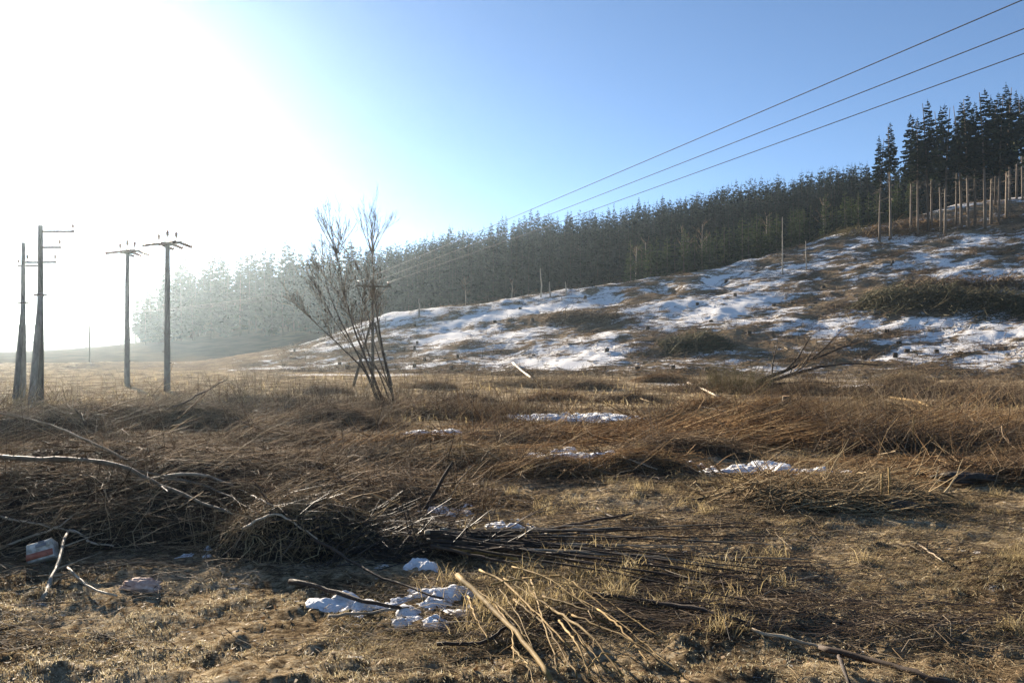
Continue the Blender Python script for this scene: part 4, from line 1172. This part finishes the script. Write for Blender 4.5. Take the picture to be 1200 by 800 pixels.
def trunk_mesh(H, r, name='trunk', stubs=0, seed=0, base=0):
    rg = np.random.default_rng(seed)
    a = Acc(); hs = np.linspace(-.4, H * .97, 8)
    bend = rg.normal(0, .004, 2)
    a.tube(np.stack([bend[0] * hs ** 2 * .3, bend[1] * hs ** 2 * .3, hs], 1), np.linspace(r, r * .18, 8), 8)
    for k_ in range(stubs):
        z = base * (.3 + .95 * math.sqrt(rg.uniform(0, 1))); az = rg.uniform(0, 6.28); L = rg.uniform(.5, 2.2)
        p = np.array([0, 0, z]); q = p + np.array([math.cos(az) * L, math.sin(az) * L, -.15 * L])
        a.tube(np.array([p, (p + q) / 2 + [0, 0, .05], q]), np.array([.045, .032, .018]), 4, False)
    return a.mesh(name, True)

# the stand of tall spruces on the right shoulder of the slope
variants = []
for k_ in range(6):
    H = 28.0
    base = H * (.44, .52, .40, .48, .34, .55)[k_]
    V, T = spruce_crown(H, base, (2.9, 2.4, 3.2, 2.7, 3.4, 2.3)[k_], 34, 9, 900 + k_, 3, ragged=.6, tent=.6, thin=.6)
    variants.append((mesh_np('crown', V, None, T), trunk_mesh(H, .29, 'trunk', 44, 40 + k_, base)))
    variants[-1][0].materials.append(M['needle']); variants[-1][1].materials.append(M['spruce_bark'])
stand = [(1031, 283, 159, 1), (1044, 279, 144, 5), (1068, 272, 133, 0), (1076, 275, 138, 3), (1088, 271, 117, 0), (1092, 266, 140, 3), (1103, 272, 125, 1), (1108, 276, 122, 2), (1121, 264, 135, 5), (1127, 266, 118, 0),
         (1135, 268, 111, 2), (1143, 264, 120, 3), (1155, 268, 104, 0), (1162, 262, 112, 4), (1167, 240, 118, 1), (1171, 263, 108, 2), (1180, 257, 97, 4), (1184, 234, 112, 3), (1192, 233, 106, 1), (1199, 234, 112, 5), (1206, 250, 100, 2), (1216, 244, 98, 0)]
stand_xy = []
for (px, py, ty, v) in stand:
    x, y, z = at(px, py, height)
    y = min(y, float(np.interp(x, XC, YC)) + 4); x = (px - 600) / F * y; z = ground_z(x, y)
    H = (HORIZON - ty) / F * y + CAM_Z - z
    stand_xy.append((x, y))
    if px in (1031, 1044): lab = 'slim spruce with long bare trunk, one of two outermost beside the forest'
    elif px == 1180: lab = 'tallest dark spruce with full crown in the bare-trunked stand'
    else: lab = 'tall spruce with bare pinkish trunk in the stand on the slope'
    root = empty('tall_spruce', (x, y, z), lab, 'tree', 'stand of tall spruces on the cleared slope')
    s = H / 28.0
    root.scale = (s * random.uniform(.95, 1.2), s * random.uniform(.95, 1.2), s); root.rotation_euler = (0, 0, random.uniform(0, 6.28))
    obj('trunk', variants[v][1], None, root); obj('crown', variants[v][0], None, root)

# forest on the hill: the 300 that show most are trees of their own, the rest one mass
fv = []
for k_ in range(5):
    H = 24.0
    V, T = spruce_crown(H, H * (.16, .22, .12, .2, .08)[k_], (3.4, 2.8, 3.9, 2.5, 4.2)[k_], 22, 9, 700 + k_, 1, tent=1.1)
    c_ = mesh_np('crown', V, None, T); c_.materials.append(M['needle'])
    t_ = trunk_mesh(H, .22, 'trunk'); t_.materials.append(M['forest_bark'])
    fv.append((c_, t_))
low = [spruce_crown(24.0, 24 * (.12, .18, .08)[k_], (3.4, 3.0, 3.8)[k_], 12, 7, 760 + k_, 0, tent=1.5) for k_ in range(3)]

tx = []; 
gx, gy = np.meshgrid(np.arange(-165, 255, 3.5), np.arange(185, 332, 3.5))
gx = gx.ravel() + RNG.uniform(-1.9, 1.9, gx.size); gy = gy.ravel() + RNG.uniform(-1.9, 1.9, gy.size)
u_ = gx / gy
yc_ = np.interp(gx, XC, YC)
front = np.where(gx < -30, 222 + 12 * np.sin(gx * .05), yc_ + 42)
left_edge = -0.475 + 0.02 * np.sin(gy * .07)
ok = (gy > front) & (u_ > left_edge) & (u_ < .76) & ((u_ > -.2) | (RNG.random(len(gx)) < .5))
gx, gy = gx[ok], gy[ok]
gz = height(gx, gy)
HH = 16.5 + 3.5 * (fbm(gx / 30, gy / 30, 2, 61) - .5) * 2 + np.clip(RNG.normal(0, 1.7, len(gx)), -4, 3)
HH = HH * (1 + .30 * (1 - sstep(-.3, -.12, gx / gy))) * np.where(gx / gy < -.455, .72, 1.0) + np.where(gx / gy < -.2, RNG.normal(0, 1.8, len(gx)), 0)
px_ = 600 + F * gx / gy; tip = HORIZON - F * (gz + HH - CAM_Z) / gy
order = np.argsort(gy)
hor = np.full(1400, 480.0); vis = np.zeros(len(gx))
for i in order:
    w = 2.2 * F / gy[i] * .5
    a_, b_ = int(max(0, px_[i] + 100 - w)), int(min(1399, px_[i] + 100 + w + 1))
    if b_ <= a_: continue
    seg = hor[a_:b_]
    ex = np.clip(seg - tip[i], 0, None)
    vis[i] = ex.mean() * (b_ - a_)
    hor[a_:b_] = np.minimum(seg, tip[i] + 6)
vis[(px_ < 0) | (px_ > 1200)] = 0
sel = set(np.argsort(-vis)[:300].tolist())
mass = Acc(); mt = Acc()
for i in range(len(gx)):
    if i in sel:
        root = empty('forest_spruce', (gx[i], gy[i], gz[i] - .2), 'dark spruce of the dense forest covering the hill behind the logged slope', 'tree', 'spruces of the hill forest')
        s = HH[i] / 24; q = random.uniform(.85, 1.2)
        root.scale = (s * q, s * q, s); root.rotation_euler = (random.gauss(0, .02), random.gauss(0, .02), random.uniform(0, 6.28))
        v = fv[int(RNG.integers(0, 5))]
        obj('trunk', v[1], None, root); obj('crown', v[0], None, root)
    elif vis[i] > 0 or i % 3 == 0:
        V, T = low[i % 3]
        s = HH[i] / 24
        W = V @ rotz(RNG.uniform(0, 6.28)).T * s + np.array([gx[i], gy[i], gz[i] - .2])
        mass.add(W, None, T)
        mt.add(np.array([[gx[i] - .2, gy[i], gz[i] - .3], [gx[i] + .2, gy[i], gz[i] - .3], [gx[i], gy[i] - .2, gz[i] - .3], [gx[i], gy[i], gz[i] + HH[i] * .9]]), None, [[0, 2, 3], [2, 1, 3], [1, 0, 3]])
wood = empty('spruce_forest', (0, 300, 0), 'dense dark spruce forest filling the hill behind the logged slope', 'forest')
wood['kind'] = 'stuff'
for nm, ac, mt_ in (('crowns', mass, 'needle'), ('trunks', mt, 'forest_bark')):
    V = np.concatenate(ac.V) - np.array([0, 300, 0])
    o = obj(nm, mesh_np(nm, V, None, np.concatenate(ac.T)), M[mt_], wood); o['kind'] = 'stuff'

# young spruces along the forest edge, on the far side of the crest
yv = []
for k_ in range(4):
    V, T = spruce_crown(9.0, .5, (2.0, 1.7, 2.2, 1.6)[k_], 15, 8, 820 + k_, 1, ragged=.4)
    c_ = mesh_np('crown', V, None, T); c_.materials.append(M['young_needle'])
    t_ = trunk_mesh(9.0, .12, 'trunk'); t_.materials.append(M['spruce_bark'])
    yv.append((c_, t_))
for k_ in range(120):
    px = random.uniform(735, 1075)
    y = float(np.interp((px - 600) / F * 185, XC, YC)) + random.uniform(5, 30)
    x = (px - 600) / F * y
    z = ground_z(x, y)
    root = empty('young_spruce', (x, y, z - .2), 'young green spruce of the thicket along the forest edge', 'tree', 'young spruces along the forest edge')
    s = random.uniform(.7, 1.25); root.scale = (s, s, s); root.rotation_euler = (0, 0, random.uniform(0, 6.28))
    v = yv[k_ % 4]; obj('trunk', v[1], None, root); obj('crown', v[0], None, root)

# bare yellowish birches at the forest edge and pale snags
def thin_bare(px, y, H, mat_t, mat_c, name, label, cat='tree', group=None, twigs=True, r=.12):
    x = (px - 600) / F * y; z = ground_z(x, y)
    root = empty(name, (x, y, z), label, cat, group)
    a = Acc(); hs = np.linspace(-.3, H, 8)
    a.tube(np.stack([np.cumsum(RNG.normal(0, .05, 8)), np.cumsum(RNG.normal(0, .05, 8)), hs], 1), np.linspace(r, r * .35, 8), 7)
    obj('trunk', a.mesh('trunk', True), mat_t, root)
    if twigs:
        c = Acc()
        for j in range(16):
            t = RNG.uniform(.35, 1); az = RNG.uniform(0, 6.28)
            grow(c, np.array([0, 0, H * t]), np.array([math.cos(az), math.sin(az), .9]), H * .28 * (1.2 - t * .6), .04, 2, 3, .4, .6)
        obj('crown', c.mesh('crown'), mat_c, root)
    return root
for px, dy, H in ((745, 16, 9), (757, 20, 10), (800, 14, 11), (806, 22, 10), (822, 16, 12), (828, 24, 10), (898, 16, 10), (965, 18, 11)):
    y = float(np.interp((px - 600) / F * 180, XC, YC)) + dy
    thin_bare(px, y, H, M['dead_wood'], M['twig_tan'], 'young_birch', 'pale leafless young birch before the dark forest edge', 'tree', 'leafless birches at the forest edge')
for px, dy, H in ((545, 10, 6.0), (600, 14, 5), (390, 30, 8)):
    y = float(np.interp((px - 600) / F * 160, XC, YC)) + dy
    thin_bare(px, y, H, M['dead_wood'], M['twig_grey'], 'bare_sapling', 'grey leafless sapling at the foot of the forest beyond the snowy bank', 'tree', 'leafless saplings beyond the snowy bank')
for px, py, ty, lab in ((634, 348, 314, 'tallest of three pale snags on the crest of the snowy bank'), (645, 348, 330, 'short pale snag between two others on the crest'), (663, 346, 330, 'short pale snag farthest up the crest from the tallest one'),
                        (492, 372, 350, 'lone short pale snag at the low end of the crest'), (918, 322, 254, 'very tall thin dead trunk standing on the snowy slope'), (945, 316, 282, 'shorter dead trunk beside the very tall thin one')):
    x, y, z = at(px, py, height)
    y = min(y, float(np.interp(x, XC, YC)) + 3)
    H = (HORIZON - ty) / F * y + CAM_Z - ground_z((px - 600) / F * y, y)
    thin_bare(px, y, H, M['dead_wood'], None, 'dead_trunk', lab, 'dead tree', 'dead trunks left standing', False, .20 if px < 700 else .13)

# ------------------------------------------------------------------ slash over the hillside (uncountable) and slash rows
def slash(name, n, mat, label, region, L, r, up=.3, sc=(6, 61)):
    xs, ys = region(n)
    k = (1 - snow_field(xs, ys) * 1.25) > RNG.random(len(xs)) * .75
    xs, ys = xs[k], ys[k]; n = len(xs)
    nu = int(n * up); nl = n - nu
    sets = [lying(xs[:nl], ys[:nl], RNG.normal(0.05, .45, nl), U(L[0], L[1], nl), U(r[0], r[1], nl), U(0, .35, nl), RNG.normal(0, .15, nl), RNG.normal(0, .1, nl), 3, height),
            upright(xs[nl:], ys[nl:], U(L[0] * .4, L[1] * .6, nu), U(r[0], r[1], nu) * .8, U(0, 6.28, nu), np.abs(RNG.normal(.7, .4, nu)), RNG.normal(.1, .2, nu), 3, height)]
    o = batch_obj(name, sets, mat)
    return tag(o, label, 'brushwood', None, 'stuff')
def hill_region(n):
    px = U(330, 1290, n); u = (px - 600) / F
    t = U(0, 1, n)
    y = 62 + (178 - 62) * t ** .9
    x = u * y
    s, yc = hill_s(x, y)
    ok = (s > 0.0) & (s < 1.0)
    return x[ok], y[ok]
slash('logging_slash', 13000, M['twig_brown'], 'brown logging slash strewn between the snow on the slope', hill_region, (.8, 2.6), (.02, .045))
def hill_clumps(n):
    x, y = hill_region(260)
    pick = RNG.integers(0, len(x), n)
    sp = U(.5, 1.5, len(x))[pick]
    return x[pick] + RNG.normal(0, 1, n) * sp * 2.2, y[pick] + RNG.normal(0, 1, n) * sp * 1.1
slash('logging_slash', 17000, M['twig_brown'], 'clumps of brown branches left between the snow on the slope', hill_clumps, (.7, 2.2), (.02, .04), .45)
slash('logging_slash', 5000, M['slash'], 'olive spruce boughs strewn between the snow on the slope', hill_region, (.8, 2.2), (.03, .07), .5)

def slash_row(px0, py0, px1, py1, width, H, n, label, mat=None):
    a_ = np.array(at(px0, py0, height)); b_ = np.array(at(px1, py1, height))
    root = empty('slash_row', tuple((a_ + b_) / 2), label, 'brush pile', 'rows of spruce slash on the slope')
    t = U(0, 1, n); off = RNG.normal(0, width, n)
    d = (b_ - a_)[:2]; nrm = np.array([-d[1], d[0]]) / np.linalg.norm(d)
    xs = a_[0] + d[0] * t + nrm[0] * off; ys = a_[1] + d[1] * t + nrm[1] * off
    ends = np.sqrt(np.clip(4 * t * (1 - t), 0, 1)) * np.exp(-(off / width) ** 2 / 2) * (.4 + 1.1 * fbm(xs / 3, ys / 3, 2, 91))
    sets = [lying(xs, ys, RNG.normal(.1, .9, n), U(1.0, 3.0, n), U(.03, .08, n), U(0, 1, n) * ends * H, RNG.normal(0, .35, n), RNG.normal(0, .12, n), 4, height, .9)]
    o = batch_obj('boughs', sets, mat or M['slash'], root); o['kind'] = 'stuff'
slash_row(1010, 355, 1215, 362, 3.0, 3.0, 2600, 'largest dark green row of spruce boughs on the slope below the stand')
slash_row(1050, 338, 1200, 335, 1.8, 1.6, 900, 'brown row of boughs directly above the largest one', M['twig_brown'])
slash_row(640, 375, 720, 372, 1.6, 1.5, 500, 'small grey brush row under the three pale snags', M['twig_brown'])
slash_row(780, 408, 850, 402, 2.0, 1.2, 700, 'dark green brush row on the slope behind the olive bush')
slash_row(900, 296, 1010, 276, 2.5, 1.5, 1100, 'tawny scrub row along the crest before the young spruces', M['olive'])
slash_row(1010, 276, 1110, 262, 2.5, 1.2, 900, 'tawny scrub row around the bare trunks of the stand', M['twig_red'])

hx_, hy_ = hill_region(150)
for x, y in list(zip(hx_, hy_))[:70]:
    z = float(height(np.array([x]), np.array([y]))[0]); r_ = RNG.uniform(.18, .34); h_ = RNG.uniform(.25, .6)
    o = empty('stump', (x, y, z), 'weathered stump among the snow of the logged slope', 'stump', 'stumps on the logged slope')
    a = Acc(); a.tube(np.array([[0, 0, -.3], [0, 0, .05], [0, 0, h_]]), np.array([r_ * 1.5, r_ * 1.1, r_]), 9, False)
    obj('bark', a.mesh('bark', True), M['forest_bark'], o)
    th = np.linspace(0, 2 * math.pi, 9, endpoint=False)
    V = np.concatenate([np.stack([np.cos(th) * r_, np.sin(th) * r_, np.full(9, h_ - .004)], -1), [[0, 0, h_ + .01]]])
    obj('cut_face', mesh_np('cut_face', V, None, [[i, (i + 1) % 9, 9] for i in range(9)]), M['bark_grey'], o)

# ------------------------------------------------------------------ distant valley woods
for (px, y, w_, n, lab) in ((75, 620, 60, 26, 'faint distant wood on the valley floor beyond the concrete poles'), (20, 800, 90, 22, 'fainter distant wood beyond the braced poles'), (150, 520, 30, 14, 'faint low wood at the tip of the forest')):
    ac = Acc(); x0 = (px - 600) / F * y
    for k_ in range(n):
        xx = x0 + RNG.uniform(-w_, w_); yy = y + RNG.uniform(-15, 15); zz = float(height(np.array([xx]), np.array([yy]))[0])
        V, T = low[k_ % 3]; s = RNG.uniform(.35, .6)
        ac.add(V @ rotz(RNG.uniform(0, 6.28)).T * np.array([1.6, 1.6, 1]) * s + np.array([xx, yy, zz]), None, T)
    o = obj('distant_wood', ac.mesh('distant_wood'), M['needle']); tag(o, lab, 'wood', 'distant woods in the valley', 'stuff')

# ------------------------------------------------------------------ haze
hz = Acc().box((0, 0, 38.5), (3040, 3040, 85)).mesh('haze')
m = bpy.data.materials.new('valley_haze'); m.use_nodes = True
nt = m.node_tree; nt.nodes.clear()
pv = nt.nodes.new('ShaderNodeVolumePrincipled'); mo = nt.nodes.new('ShaderNodeOutputMaterial')
pv.inputs['Color'].default_value = (0.70, 0.87, 1.0, 1)
pv.inputs['Density'].default_value = 0.00018
pv.inputs['Anisotropy'].default_value = 0.77  # forward scatter of the mist also stands in for lens glare round the sun
nt.links.new(pv.outputs[0], mo.inputs['Volume'])
o = obj('haze', hz, m); tag(o, 'pale winter haze filling the valley', 'haze', None, 'stuff')
